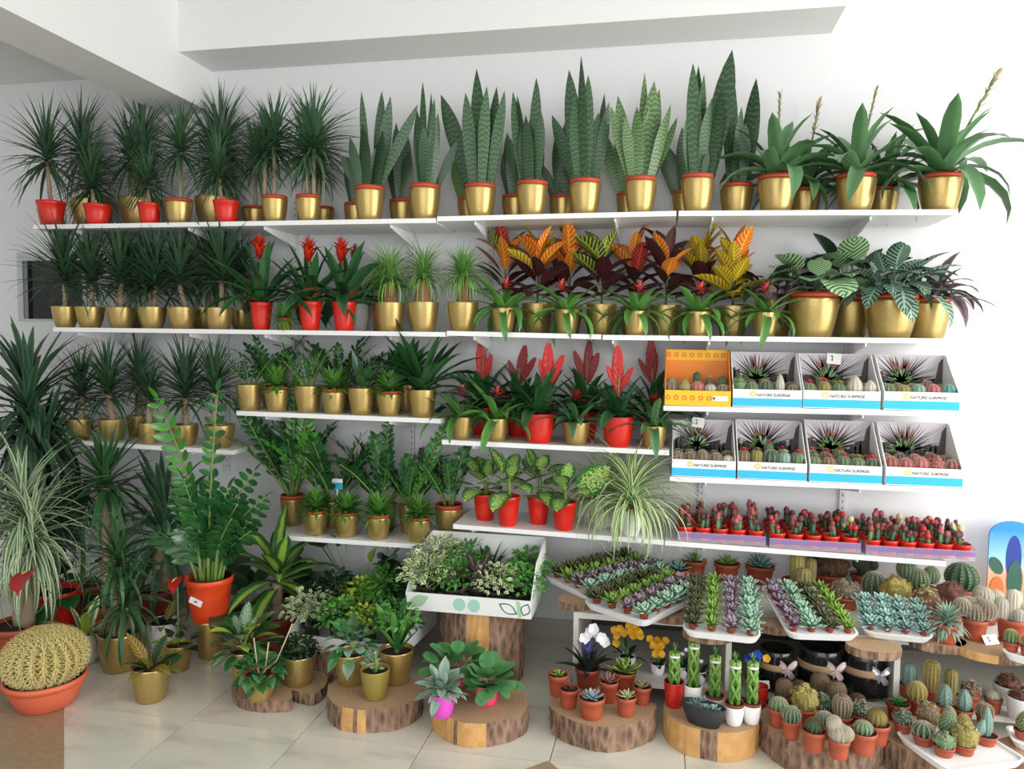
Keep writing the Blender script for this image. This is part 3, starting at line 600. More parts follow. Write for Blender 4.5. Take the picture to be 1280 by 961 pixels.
D('top', 270, 'b', 'goldwide', 50, 38, 'dracaena in big dark gold pot behind the rightmost red pot of the top shelf', ((-2, -2, 42), (8, 6, 62)), 62)
D('top', 283, 'f', 'red', 32, 28, 'dracaena in the rightmost red pot of the top shelf', ((-6, -8, 30),), 48)
D('top', 320, 'b', 'goldrim', 33, 27, 'dracaena in gold pot half hidden behind the two-caned one, top shelf', ((0, 2, 52),), 44)
D('top', 343.5, 'f', 'goldrim', 32, 33, 'dracaena with two thin upright canes in a gold pot on top shelf', ((-13, -12, 52), (0, 2, 60)), 48)
D('top', 385.5, 'f', 'goldrim', 31, 33, 'broad bushy dracaena in gold pot beside the first snake plant, top shelf', ((-1, -1, 50), (7, 9, 58)), 58)
D('top', 403, 'b', 'goldrim', 30, 26, 'dracaena in small gold pot at the back right of the dracaena row, top shelf', ((-4, -4, 48),), 44)
S = sansevieria
S('top', 446, 'b', 'goldrim', 32, 30, 'snake plant at the back left, first of the snake plants on the top shelf', None, 6, 70)
S('top', 462, 'f', 'goldrim', 38, 43, 'snake plant with loosely spread leaves, leftmost large one on the top shelf', [(-12, 120, 8), (-4, 76, 17), (16, 118, 11), (28, 110, 12), (20, 70, 15), (64, 98, 11), (-36, 42, 11), (-22, 62, 11), (10, 55, 13)])
S('top', 504, 'b', 'goldrim', 35, 33, 'dark short snake plant at the back, between the first two large snake plants', [(-14, 90, 10), (-20, 60, 12), (-8, 95, 12), (4, 85, 14), (10, 60, 12), (-3, 70, 13)], mat=SANS)
S('top', 531, 'f', 'goldrim', 39, 44, 'snake plant with pale banded leaves and one leaf leaning right, second large one', [(-4, 128, 8), (8, 114, 14), (17, 88, 12), (41, 58, 9), (-12, 95, 12), (2, 70, 13), (14, 105, 7), (-9, 60, 10)])
S('top', 588, 'b', 'goldrim', 33, 33, 'snake plant mostly hidden behind the third large one with the left-leaning leaf', [(-22, 50, 12), (-14, 62, 12), (2, 85, 11), (10, 70, 12), (-6, 55, 10)], mat=SANSL)
S('top', 600, 'f', 'goldrim', 39, 41, 'tall snake plant with a wide leaf leaning far left, third large one', [(-53, 116, 18), (-6, 143, 18), (-17, 112, 13), (8, 120, 12), (18, 122, 13), (30, 115, 11), (-10, 90, 15), (20, 85, 14), (6, 75, 13), (12, 100, 12)])
S('top', 645, 'b', 'goldrim', 36, 34, 'dark snake plant at the back with a short pale leaf leaning right', [(-13, 80, 12), (4, 45, 9), (-6, 70, 12), (8, 75, 14), (0, 85, 12), (-18, 55, 10)])
S('top', 665, 'f', 'goldrim', 40, 43, 'snake plant with twisted dark leaves, fourth large one from left', [(-28, 116, 12), (-22, 112, 12), (3, 130, 12), (11, 86, 12), (-8, 82, 14), (2, 70, 14), (-16, 75, 13), (9, 60, 15), (-2, 90, 11)])
S('top', 703, 'b', 'goldrim', 34, 33, 'snake plant at the back with a dark leaf curving left, fifth from left', [(-26, 42, 9), (-8, 78, 12), (2, 90, 14), (8, 80, 12), (14, 65, 12)])
S('top', 731, 'f', 'goldrim', 40, 44, 'tall dense snake plant with upright dark leaves, fifth large one from left', [(-22, 136, 16), (-6, 148, 13), (2, 128, 13), (-44, 86, 14), (21, 110, 13), (27, 98, 11), (14, 85, 14), (-8, 85, 15), (4, 65, 13), (-15, 100, 14)])
S('top', 786, 'b', 'goldrim', 32, 34, 'snake plant hidden behind the sixth large one, with a dark leaf to the left', [(-34, 80, 13), (-10, 65, 13), (-16, 95, 12), (4, 60, 12)], mat=SANSL)
S('top', 800, 'f', 'goldrim', 40, 45, 'fan-shaped pale green snake plant, sixth large one from left', [(-31, 108, 16), (-38, 88, 11), (2, 132, 9), (14, 118, 17), (20, 110, 12), (34, 88, 13), (43, 78, 9), (-6, 86, 14), (8, 85, 15), (-20, 75, 12), (-12, 60, 12)], mat=SANSL)
S('top', 856, 'b', 'goldrim', 32, 36, 'snake plant at the back with broad leaves bending left, last but one', [(-28, 62, 18), (-14, 50, 14), (-6, 80, 13), (4, 85, 12)])
S('top', 871, 'f', 'goldrim', 41, 47, 'largest snake plant with broad leaves, seventh large one from left', [(-9, 138, 14), (-2, 138, 12), (4, 126, 14), (37, 150, 22), (38, 130, 14), (-14, 80, 15), (-6, 105, 14), (26, 105, 17), (14, 95, 16), (12, 30, 7), (4, 78, 15), (20, 70, 15)])
S('top', 920, -.17, 'goldrim', 41, 40, 'snake plant in dark gold pot beside the bromeliads, tall pale leaf reaching up', [(-12, 158, 15), (20, 130, 17), (-13, 108, 11), (8, 74, 15), (-4, 60, 14), (2, 95, 13)])
B = bromeliad
B('top', 970, 'f', 'goldrim', 47, 46, 'bromeliad with short bud spike in the left big gold pot, top shelf', 66, 15, 20, 'bud', 104, 0, fs=11, bend=(.95, 2.5), k_=1.75)
B('top', 1004, 'b', 'goldrim', 40, 38, 'bromeliad with forked tan bud, in the smaller pot behind the left big one', 60, 13, 18, 'bud', 108, 14, fs=14, bend=(.95, 2.4), k_=1.6)
B('top', 1069, 'f', 'goldrim', 48, 47, 'bromeliad with pointed bud spike in the middle big gold pot, top shelf', 66, 16, 20, 'bud', 108, 19, fs=10, bend=(.95, 2.5), k_=1.75)
B('top', 1103, 'b', 'goldrim', 38, 39, 'budless bromeliad with thin leaves behind the middle big one, top shelf', 62, 11, 22, None, bend=(.6, 2.2), k_=1.6)
B('top', 1174, 'f', 'goldrim', 51, 46, 'bromeliad with long leaning tan flower spike, rightmost on the top shelf', 78, 18, 22, 'bud', 124, 58, fs=17, bend=(.9, 2.6), k_=1.7)
# ------------------------------------------------------------------ second shelf
D('two', 82, 'f', 'goldwide', 31, 26, 'dracaena in front of the dark window niche, leftmost on the second shelf', ((0, 1, 34),), 62, elo=-5, mat=DRAC)
D('two', 113, 'f', 'goldwide', 34, 26, 'dark dracaena in gold pot, second from left on the second shelf', ((2, 2, 32),), 58, elo=-5)
D('two', 152, 'f', 'goldwide', 34, 26, 'dracaena with pale knobby cane, third front pot on the second shelf', ((0, 0, 32),), 62, elo=-5, tw=7)
D('two', 164, 'b', 'goldwide', 32, 25, 'dracaena in hidden gold pot behind the third one on the second shelf', ((-2, 0, 40),), 52)
D('two', 191, 'f', 'goldwide', 34, 27, 'dracaena with forked cane, fourth front pot on the second shelf', ((-1, -6, 26), (1, 4, 30)), 56, elo=-5, tw=5)
D('two', 228, 'f', 'goldwide', 35, 27, 'dracaena with slanting cane, fifth front pot on the second shelf', ((4, -6, 32),), 62, elo=-8, tw=6)
D('two', 256, 'b', 'goldwide', 36, 27, 'tall dark-caned dracaena in shadowed pot behind the sixth on the second shelf', ((6, 8, 42),), 60)
D('two', 274, 'f', 'goldwide', 35, 27, 'dracaena beside the first red star bromeliad, sixth front pot on the second shelf', ((2, 2, 36),), 66, elo=-8, tw=6)
D('two', 303, 'b', 'goldwide', 30, 25, 'dark dracaena in dim gold pot behind the first red star bromeliad', ((2, 0, 44),), 46)
B('two', 327, 'f', 'red', 28, 34, 'red star bromeliad in red pot, leftmost of the three on the second shelf', 66, 12, 22, 'star', 90, -2, BROMD, ORFL, 21, bend=(.5, 2.0), k_=1.6)
B('two', 388, 'f', 'red', 30, 36, 'red star bromeliad in red pot, middle one of three on the second shelf', 64, 12, 22, 'star', 86, -2, BROMD, ORFL, 21, bend=(.5, 2.0), k_=1.6)
B('two', 430.5, 'f', 'red', 30, 36, 'red star bromeliad in red pot, right one of three on the second shelf', 66, 13, 22, 'star', 86, -4, BROMD, ORFL, 21, bend=(.5, 2.0), k_=1.6)
B('two', 448, 'b', 'white', 28, 35, 'dark red star bromeliad in white pot behind the right red-potted one', 44, 12, 16, 'star', 78, -4, BROMD, CAC_R, 17)
tuft('two', 356, 'f', 'red', 16, 15, 'round bristly green tuft spilling over the second shelf between two red pots', 18, 260, TUFT, .13, -80, 'linear')
ponytail('two', 478, 'b', 'gold', 30, 33, 'small ponytail palm pot at the back left of the two swollen-stemmed ones', 14, 30, 54, 120)
ponytail('two', 488, 'f', 'gold', 38, 36, 'ponytail palm with stout straight brown trunk, left one on the second shelf', 19, 30, 62, 190)
ponytail('two', 529, 'f', 'gold', 39, 37, 'ponytail palm with bottle-shaped brown trunk, middle one on the second shelf', 24, 32, 64, 190)
ponytail('two', 578.5, 'f', 'gold', 39, 36, 'curly ponytail palm beside the crotons, right one on the second shelf', 17, 32, 56, 230)
CT = croton
CT('two', 630, 'b', 'gold', 36, 36, 'tall croton with orange-red spears behind the leftmost small bromeliad', 100, 18, 56, 16.1, (CROT_O, CROT_R, CROT_G, CROT_O), CROT_D)
CT('two', 671, -.17, 'gold', 38, 37, 'croton with yellow and salmon leaves in gold pot, second croton', 100, 23, 58.24, 20.7, (CROT_O, CROT_Y, CROT_O), CROT_D)
CT('two', 710, 'b', 'gold', 36, 36, 'croton with orange top and dark leaves behind the second small bromeliad', 104, 20, 56, 19.55, (CROT_O, CROT_G, CROT_O, CROT_R), CROT_D)
CT('two', 751, -.17, 'gold', 38, 38, 'croton with dark green yellow-veined leaves in gold pot, third croton in front', 92, 23, 56, 21.85, (CROT_G, CROT_G, CROT_D), CROT_D)
CT('two', 792, 'b', 'gold', 36, 36, 'orange-topped croton behind the third small bromeliad', 108, 20, 51.52, 18.4, (CROT_O, CROT_R, CROT_O), CROT_D)
CT('two', 831, -.17, 'gold', 38, 38, 'purple-black croton with few upright orange leaves, in gold pot', 100, 21, 56, 19.55, (CROT_D, CROT_O, CROT_D), CROT_D)
CT('two', 874, 'b', 'gold', 36, 36, 'golden-orange croton behind the fourth small bromeliad', 108, 22, 53.76, 20.7, (CROT_Y, CROT_O, CROT_Y), CROT_D)
CT('two', 914.5, -.17, 'gold', 40, 38, 'croton with bright yellow feathered leaves in gold pot, rightmost croton', 96, 23, 56, 20.7, (CROT_Y, CROT_Y, CROT_O), CROT_Y)
for x, fx, lab in ((629, 3, 'small red-centred bromeliad in gold pot, leftmost in front of the crotons'), (708.5, -8, 'small bromeliad with pink-red star, second in front of the crotons'), (794.5, 3, 'small bromeliad with wide arching leaves, third in front of the crotons'),
                   (872, 2, 'small bromeliad with leaves drooping over the shelf, fourth in front of crotons'), (956, -1, 'small pink-flowered bromeliad in gold pot, rightmost, beside the wide calathea pots')):
    B('two', x, 'f', 'gold', 31, 30, lab, 46, 8, 22, 'small', 26, fx, BROML, CORAL, 17, elo=-8, bend=(.9, 2.5), k_=1.45, ehi=58)
broad('two', 967, 'b', 'gold', 46, 46, 'dark drooping calathea in shadowed gold pot behind the rightmost small bromeliad', (CALD, CALD, PURP), 28, 94, 26, 52, 86, (1.4, 2.4), pet=.35, name='calathea', cat='calathea')
broad('two', 1015.5, 'f', 'goldrim', 60, 55, 'calathea with big round striped leaves in wide gold pot', CALO, 18, 84, 44, 46, 86, (.9, 2.2), 'round', .5, name='calathea', cat='calathea', hl=None)
broad('two', 1062, 'b', 'goldrim', 46, 52, 'dark-leaved calathea in narrower gold pot between the two wide ones', (CALD, CALO), 22, 94, 36, 55, 87, (.7, 1.7), 'oval', .5, name='calathea', cat='calathea')
broad('two', 1112, 'f', 'goldrim', 63, 54, 'silvery blue-green calathea in wide gold pot, bushy with drooping leaves', CALS, 60, 86, 25, 35, 87, (1.0, 2.4), 'oval', .45, name='calathea', cat='calathea')
broad('two', 1157, 'b', 'goldrim', 54, 50, 'purple-leaved plant with arching narrow leaves, rightmost on the second shelf', PURP, 26, 80, 15, 30, 84, (1.0, 2.2), 'lance', .15, name='purple_foliage_plant', rr=.3)
# ------------------------------------------------------------------ short left shelf
for x, row, w, h, tr, R_, lab in ((101, 'f', 30, 25, ((0, 0, 30),), 50, 'dracaena with leaning cane, leftmost on the short left shelf'), (141, 'f', 33, 27, ((2, -2, 34),), 56, 'dense dracaena in gold pot, second on the short left shelf'),
        (173, 'b', 30, 26, ((4, 4, 40),), 50, 'dracaena at the back of the short left shelf, third from left'), (187, 'f', 26, 26, ((-2, -2, 30),), 40, 'dracaena in small gold pot behind the tall zz frond on left shelf'),
        (231, 'f', 34, 26, ((0, -2, 34),), 58, 'dracaena with thick cane, fourth large one on the short left shelf'), (275, 'f', 37, 28, ((-6, -8, 42),), 54, 'dracaena in the widest gold pot, rightmost on the short left shelf')):
    D('low3', x, row, 'goldwide', w, h, lab, tr, R_, elo=-10, tw=7)
# ------------------------------------------------------------------ shelf of small zz plants
Z = zzplant
Z('zz', 312, 'f', 'gold', 33, 32, 'small zz plant in gold pot, leftmost on its shelf, sparse upright leaves', 62, 6, (ZZ,), 42, 6)
Z('zz', 340, 'b', 'gold', 30, 30, 'dark zz plant at the back, behind the leftmost red-rimmed tuft', 74, 6, (ZZ,), 40, 8)
Z('zz', 385, 'f', 'gold', 33, 33, 'small zz plant with bright upright shoots in the second plain gold pot', 62, 7, (ZZ, ZZL), 30, 6)
Z('zz', 425, 'b', 'gold', 32, 30, 'dark bushy zz plant at the back, behind the middle red-rimmed tuft', 84, 8, (ZZ,), 45, 9)
broad('zz', 452, 'f', 'gold', 34, 33, 'small plant with grey-green upright pointed leaves in the third plain gold pot', (SILV, BROAD, BROAD), 13, 54, 13, 45, 84, (.1, .5), 'lance', .2)
Z('zz', 472, 'b', 'gold', 30, 30, 'zz plant at the back right, behind the rightmost red-rimmed tuft', 62, 6, (ZZ,), 40, 8)
for x, lab in ((346.5, 'green tuft plant in red-rimmed gold pot, leftmost on the small zz shelf'), (417.5, 'green tuft plant in red-rimmed gold pot, middle of three on the small zz shelf'), (486.5, 'green tuft plant in red-rimmed gold pot, rightmost on the small zz shelf')):
    tuft('zz', x, 'f', 'goldrim', 31, 31, lab, 20, 180)
B('zz', 528, 'f', 'gold', 35, 34, 'dark flowerless bromeliad with broad leaves at the right end of the zz shelf', 72, 14, 22, None, mat=BROMD, bend=(.4, 1.5), elo=20)
tuft('zz', 507, 'b', 'gold', 28, 34, 'dark leafy plant in narrow gold pot behind the flowerless bromeliad', 40, 70, ZZ, .3, 10)
# ------------------------------------------------------------------ red flaming sword shelf
sw = lambda x, row, w, h, lab, fh, bx, fl=REDFL, pot='redround', ft=0, L=58: B('red', x, row, pot, w, h, lab, L, 12, 20, 'sword', fh, ft, BROMD, fl, 0, bx=bx, bend=(.8, 1.8), elo=15)
sw(603, 'b', 32, 34, 'flaming sword bromeliad with broad red feather, leftmost at the back', 62, [(-4, 36, 86, 1.2), (12, 36, 72, 1), (12, 32, 60, .8)])
sw(648, 'b', 32, 34, 'flaming sword bromeliad with dark red branched flower, second from left at back', 55, [(8, 35, 86, 1), (-14, 32, 66, .8), (22, 34, 70, .8), (4, 40, 78, 1.1)], DKRED)
sw(673.5, 'f', 39, 36, 'flaming sword bromeliad with bright red branched flower in wide red pot, left', 56, [(0, 36, 96, 1.1), (20, 36, 80, .8), (-12, 36, 74, .9)], ft=11)
sw(730, 'b', 34, 34, 'flaming sword bromeliad with dark V-shaped flower, behind a small gold pot', 66, [(2, 40, 96, .7), (-18, 38, 82, .7), (14, 40, 80, 1.1)], DKRED, ft=3)
sw(772, 'f', 39, 37, 'flaming sword bromeliad with tall red flower in wide red pot, right', 52, [(-2, 36, 96, 1.1), (18, 34, 68, .8), (-16, 36, 70, .7), (-6, 30, 60, 1)])
sw(816, 'b', 36, 34, 'flaming sword bromeliad with dark narrow flower, rightmost beside the yellow box', 62, [(-2, 44, 102, 1), (-18, 44, 76, .5), (5, 44, 84, .9)], DKRED, ft=-3)
for x, w, lab, fl in ((577, 28, 'small bromeliad with dull pink flower in gold pot, leftmost on the sword flower shelf', CORAL), (621, 29, 'small bromeliad with pinkish red star in gold pot, second on the sword flower shelf', CORAL),
                  (720, 34, 'small bromeliad with bright red star in the largest of the small gold pots', REDFL), (817, 31, 'small bromeliad with red star in gold pot below the yellow box', REDFL)):
    B('red', x, 'f', 'gold', w, 28, lab, 50, 9, 18, 'small', 30, 0, BROML if fl is CORAL else BROM, fl, 15, elo=5, bend=(.8, 2.2), ehi=66)
# ------------------------------------------------------------------ speckled plants and spider plants
for x, w, h, lab, st, n, L in ((606, 30, 33, 'speckled plant in red pot, leftmost of four, leaves low over the rim', 20, 9, 36), (635, 30, 37, 'speckled plant in red pot, second from left, leaves hanging in front', 26, 10, 42),
                       (673, 29, 33, 'speckled plant in red pot set further back, third from left', 34, 10, 40), (705, 31, 35, 'speckled plant in red pot with a large leaf held up to the right', 22, 8, 34)):
    t = broad('dieff', x, -.20 if x in (606, 673) else 'f', 'red', w, h, lab, DIEF, n + 3, L * 1.3, 25, 0, 80, (.3, 1.0), 'oval', .22, 'dieffenbachia', 'dieffenbachia', st)
    if x == 705:
        s = mpp(t.location); partm('leaf', leaf(DIEF, L=1, W=.5, bend=.15, shape='oval', n=8, fold=.1, pet=.3), t, rotm(R(-8), R(42), (0, 0, .11), 78 * s, R(-75)))
def spider(x, row, pot, w, h, label, R_):
    t, s, r, z = new('spider_plant', 'spider plant', 'dieff', x, row, pot, w, h, label)
    foliage(t, crownmesh('sp', SPID, 170, .046, 12, 84, (1.3, 3.0), .1, 'linear', 8, .55, .4, seed=int(x) % 3), (0, 0, z), R_ * s)
spider(753, -.17, 'white', 30, 36, 'spider plant in hidden white pot, left of the pair', 92)
spider(788, 'f', 'whiterim', 28, 36, 'large arching spider plant in white pot with brown inner pot', 122)
# ------------------------------------------------------------------ low zz plant shelf
Z('low', 366, -.13, 'goldrim', 30, 38, 'zz plant with a long bare stem leaning left, leftmost on the low shelf', 112, 8, (ZZ, ZZL), 32, 9, [(-62, 110, ZZ), (12, 140, ZZL), (32, 128, ZZL)])
Z('low', 416, -.13, 'gold', 34, 34, 'bushy zz plant with a blue care tag, second on the low shelf', 108, 11, (ZZL, ZZ, ZZ), 40, 9)
Z('low', 480, -.13, 'gold', 32, 34, 'dark zz plant in the middle at the back of the low shelf', 110, 9, (ZZ,), 38, 9, [(10, 112, ZZ)])
Z('low', 512, -.14, 'gold', 28, 36, 'zz plant with a thick pale stem leaning right on the low shelf', 96, 8, (ZZ, ZZL), 38, 9, [(46, 104, ZZL)])
Z('low', 561, -.15, 'goldrim', 35, 40, 'slim zz plant in red-rimmed gold pot at the right end of the low shelf', 84, 6, (ZZ,), 28, 9)
for x, lab in ((394.5, 'green tuft plant in red-rimmed gold pot, leftmost on the low shelf'), (433.5, 'green tuft plant in red-rimmed gold pot below the blue care tag'), (473, 'green tuft plant in red-rimmed gold pot, third on the low shelf'), (523, 'green tuft plant in red-rimmed gold pot, rightmost, beside the white leaf-print box')):
    tuft('low', x, 'f', 'goldrim', 31, 31, lab, 20, 180)
TAGB = plain('blue_tag_print', '2F9FC4', .5)
p, s = spot('low', 424, -.2, 30); t = root('care_tag', p + Vector((0, -.02, .20)), 'blue and white care tag stuck in the second zz plant on the low shelf', 'tag')
g = G(); g.box((-.026, -.001, 0), (.026, .001, .032)); part('tag_print', g.mesh('tag_print', TAGB, False), t)
g = G(); g.box((-.026, -.001, .032), (.026, .001, .05)); part('tag_top', g.mesh('tag_top', WHITE, False), t)
g = G(); g.box((-.003, -.001, -.19), (.003, .001, 0)); part('tag_stake', g.mesh('tag_stake', WHITE, False), t)
# ------------------------------------------------------------------ cactus display boxes
AGP = plain('print_ground', 'C4BFC4', .6); AGD = plain('print_dark_spikes', '43383E', .6); AGG = plain('print_green', '5E8A3C', .6); AGR = plain('print_rust', '8A5040', .6); AGS = plain('print_undergrowth', '4A4442', .6, var=.5, nscale=70)  # inks of the agave print; AGS is its mottled dark undergrowth
SKYB = plain('sky_blue_print', '2AB4EA', .5); SUN = plain('sun_logo_print', 'F2C98A', .5); INK = plain('ink', '3B3A45', .6); YEL = plain('yellow_card', 'F2B91A', .5); ORI = plain('orange_card', 'E8892A', .55); ORD = plain('orange_print', 'D9701E', .5)
def text_mesh(txt, w, mat):
    c = bpy.data.curves.new('t', 'FONT'); c.body = txt; c.extrude = .0; c.offset = .012; o = bpy.data.objects.new('t', c); COL.objects.link(o)
    me = bpy.data.meshes.new_from_object(o.evaluated_get(bpy.context.evaluated_depsgraph_get())); bpy.data.objects.remove(o)
    xs = [v.co.x for v in me.vertices]; k = w / (max(xs) - min(xs)); me.transform(Matrix.Rotation(R(90), 4, 'X') @ Matrix.Scale(k, 4)); me.materials.clear(); me.materials.append(mat); return me
def flat(g, pts, y, th=.0006):
    n = len(pts); g.add([(x, y, z) for x, z in pts] + [(x, y + th, z) for x, z in pts], [tuple(range(n))] + [(k, k + n, (k + 1) % n + n, (k + 1) % n) for k in range(n)])
def circ(g, cx, cz, r, y, n=12, inner=0):
    if not inner: flat(g, [(cx + r * math.cos(2 * math.pi * k / n), cz + r * math.sin(2 * math.pi * k / n)) for k in range(n)], y)
    else:
        for k in range(n):
            a, b = 2 * math.pi * k / n, 2 * math.pi * (k + 1) / n; flat(g, [(cx + r * math.cos(a), cz + r * math.sin(a)), (cx + r * math.cos(b), cz + r * math.sin(b)), (cx + inner * math.cos(b), cz + inner * math.sin(b)), (cx + inner * math.cos(a), cz + inner * math.sin(a))], y)
def agave_print(g1, g2, g3, g4, w, h, y, rg):
    cx, cz = .42 * w, .48 * h
    def spike(g, a, r0, r1, wd_, y=y):
        c, s = math.cos(a), math.sin(a); p = lambda r: (cx + c * r, cz + s * r)
        while r1 > r0 and not (.008 < p(r1)[0] < w - .008 and .01 < p(r1)[1] < h - .004): r1 -= .003
        if r1 - r0 < .01: return
        x, z = p(r0); flat(g, [(x - s * wd_, z + c * wd_), (x + s * wd_, z - c * wd_), p(r1)], y)
    for i in range(64): spike(g1, R(-25 + 230 * i / 63 + rg.uniform(-3, 3)), rg.uniform(.02, .05), w * rg.uniform(.36, .62), rg.uniform(.002, .0036))
    for i in range(26): spike(g2, R(rg.uniform(0, 180)), 0, w * rg.uniform(.14, .27), .0055, y - .0007)
    for i in range(9): spike(g3, R(rg.uniform(60, 120)), w * .2, w * rg.uniform(.3, .4), .004, y - .0009)
    for i in range(14): x = w * (.04 + .92 * i / 13); hh = h * rg.uniform(.56, .72) * (1 - .18 * math.sin(math.pi * i / 13)); flat(g4, [(max(.003, x - .02), .004), (min(w - .003, x + .02), .004), (min(w - .004, x + .012), hh), (max(.004, x - .012), hh * .95)], y + .0004)
    flat(g4, [(w * .82, .004), (w - .003, .004), (w - .003, h * .95), (w * .93, h * .85)], y + .0002)
TXT = text_mesh('NATURE SURPRISE', .128, INK)
def display_box(sh, xl, xr, yt, label, yellow=False, seed=1):
    s_ = SHELVES[sh]; Yf, Yb = SF + .004, -.135; yb = s_.px((xl + xr) / 2)
    a, b = onY(xl, yb, Yf), onY(xr, yb, Yf); w = b.x - a.x - .004; X = a.x + .002; z0 = s_.z(X + w / 2) + .0015; h = onY((xl + xr) / 2, yt, Yb).z - z0; fh = .07 if not yellow else .062; d = Yb - Yf
    t = root('display_box', (X, Yf, z0), label, 'display box'); th = .0035; rg = random.Random(seed)
    base = YEL if yellow else CARD
    g = G(); g.box((0, 0, 0), (w, d, .003)); part('base', g.mesh('base', base, False), t)
    g = G(); g.box((0, 0, .003), (w, th, fh)); fp = part('front_panel', g.mesh('front_panel', base, False), t)
    g = G(); g.box((0, d - th, .003), (w, d, h)); bp = part('back_panel', g.mesh('back_panel', ORI if yellow else AGP, False), t)
    for x in (0, w - th):
        g = G(); pr = [(th, .003), (d - th, .003), (d - th, h), (d * .82, h * .98), (d * .45, h * .66), (th, fh)]
        n = len(pr); g.add([(x, y, z) for y, z in pr] + [(x + th, y, z) for y, z in pr], [tuple(range(n))[::-1], tuple(range(n, 2 * n))] + [(k, (k + 1) % n, (k + 1) % n + n, k + n) for k in range(n)]); part('side_panel', g.mesh('side_panel', ORI if yellow else CARD, False), t)
    if yellow:
        g = G(); g.box((0, d - th - .001, h * .80), (w, d - th, h)); hp = part('header_strip', g.mesh('header_strip', YEL, False), t)
        for zz, yy, n, pa in ((h * .9, d - th - .0018, 8, hp), (fh * .52, -.0008, 6, fp)):
            g = G()
            for i in range(n): circ(g, w * (i + .4) / 8, zz, .0105, yy, 12, .0055)
            part('ring_print', g.mesh('ring_print', ORD, False), pa)
        g = G(); flat(g, [(w * .73, fh * .36), (w * .95, fh * .36), (w * .95, fh * .66), (w * .73, fh * .66)], -.001); part('label_strip', g.mesh('label_strip', CARD, False), fp)
        g = G(); flat(g, [(w * .735, fh * .44), (w * .765, fh * .44), (w * .765, fh * .6), (w * .735, fh * .6)], -.0016); part('label_mark', g.mesh('label_mark', INK, False), fp)
    else:
        gs = [G() for _ in range(4)]; agave_print(*gs, w, h, d - th - .0012, rg)
        for g, nm, m in zip(gs, ('printed_spikes', 'printed_heart', 'printed_tips', 'printed_undergrowth'), (AGD, AGG, AGR, AGS)): part(nm, g.mesh(nm, m, False), bp)
        g = G(); flat(g, [(0.0005, .003), (w - .0005, .003), (w - .0005, fh * .5), (.0005, fh * .5)], -.0007); part('blue_band', g.mesh('blue_band', SKYB, False), fp)
        g = G(); circ(g, w * .29, fh * .74, .011, -.0007, 14, .004)
        for k in range(8): q = k * math.pi / 4; circ(g, w * .29 + .0125 * math.cos(q), fh * .74 + .0125 * math.sin(q), .0028, -.0007, 6)
        part('sun_logo', g.mesh('sun_logo', SUN, False), fp); part('lettering', TXT, fp, (w * .345, -.0009, fh * .62))
    return X, w, z0, Yf, d
def box_cactus(b, i, n, rowk, label, form, mat, r, hh, top=None, sp=SP_W, more=(), **kw):
    X, w, z0, Yf, d = b; x = X + w * (i + .5) / n; y = Yf + (.042 if rowk == 0 else .118)
    t = root('cactus', (x, y, z0 + .0035), label, 'cactus'); rp = min(.023, w / n / 2 * .92); part('pot', potmesh('brown'), t, sc=(rp, rp, .052)); part('soil', soilmesh(SOIL), t, (0, 0, .046), sc=rp * .9)
    r *= 1.22; cactus_at(t, form, mat, sp, r, (0, 0, .045), hh=hh, ribs=kw.pop('ribs', 10), **kw)
    for (dx, dz, r2) in more: cactus_at(t, form, mat, sp, r2, (dx, 0, .045 + dz), hh=hh, ribs=9)
    if top: part('flower', rosette(top, 1, 14, .42, 'spoon', 10, 80), t, (0, 0, .045 + hh * r * .95), sc=r * .95)
ORDN = ('leftmost', 'second from left', 'middle', 'fourth from left', 'rightmost')
def fill(b, where, front, back):
    for i, (desc, form, mat, r, hh, top) in enumerate(front): box_cactus(b, i, 5, 0, '%s, %s in front, %s' % (desc, ORDN[i], where), form, mat, r, hh, top, seed=i)
    for i, (desc, form, mat, r, hh, top) in enumerate(back): box_cactus(b, i, 5, 1, '%s, %s in the back row, %s' % (desc, ORDN[i], where), form, mat, r, hh, top, seed=i + 3)
YC = ('round striped cactus', 'ball', CAC_T, .021, 1.8, None); GC = ('small green column cactus', 'col', CAC_G, .013, 3.6, None); TC = ('tan round cactus', 'ball', CAC_T, .022, 1.8, None); GB = ('green round cactus', 'ball', CAC_G, .021, 1.9, None)
b = display_box('box1', 830, 914, 437, 'yellow and orange cactus box with ring prints, upper left of the cactus boxes', True)
fill(b, 'yellow box', [YC, ('woolly yellowish cactus', 'lump', CAC_Y, .022, 1.9, None), ('pinkish round cactus', 'ball', CAC_P, .022, 1.8, None), ('white mottled cactus', 'ball', CAC_W, .02, 1.6, None), ('grey-pink flat cactus', 'ball', CAC_T, .022, 1.4, None)],
     [('blue-green column cactus', 'col', CAC_B, .014, 3.4, None), GB, ('tallest dark green column cactus', 'col', CAC_D, .013, 5.4, None), ('white-topped column cactus', 'col', CAC_T, .013, 4.0, CAC_W), ('thick green column cactus', 'col', CAC_G, .019, 3.0, None)])
b = display_box('box1', 915, 1003, 440, 'white cactus box with agave print, first blue-banded box of the upper shelf', seed=2)
fill(b, 'first upper blue box', [('bright green knobbly cactus', 'lump', CAC_G, .022, 2.6, None), GB, ('green ribbed cactus', 'ball', CAC_D, .022, 2.2, None), ('pale pointed column cactus', 'pad', CAC_W, .015, 4.6, None), ('flat tan cactus', 'ball', CAC_T, .021, 1.6, None)],
     [GC, ('dark green cactus', 'ball', CAC_D, .02, 2.2, None), ('yellow-green cactus', 'col', CAC_Y, .014, 3.6, None), GB, TC])
b = display_box('box1', 1003, 1101, 442, 'white cactus box with agave print and price card, middle of the upper shelf', seed=3)
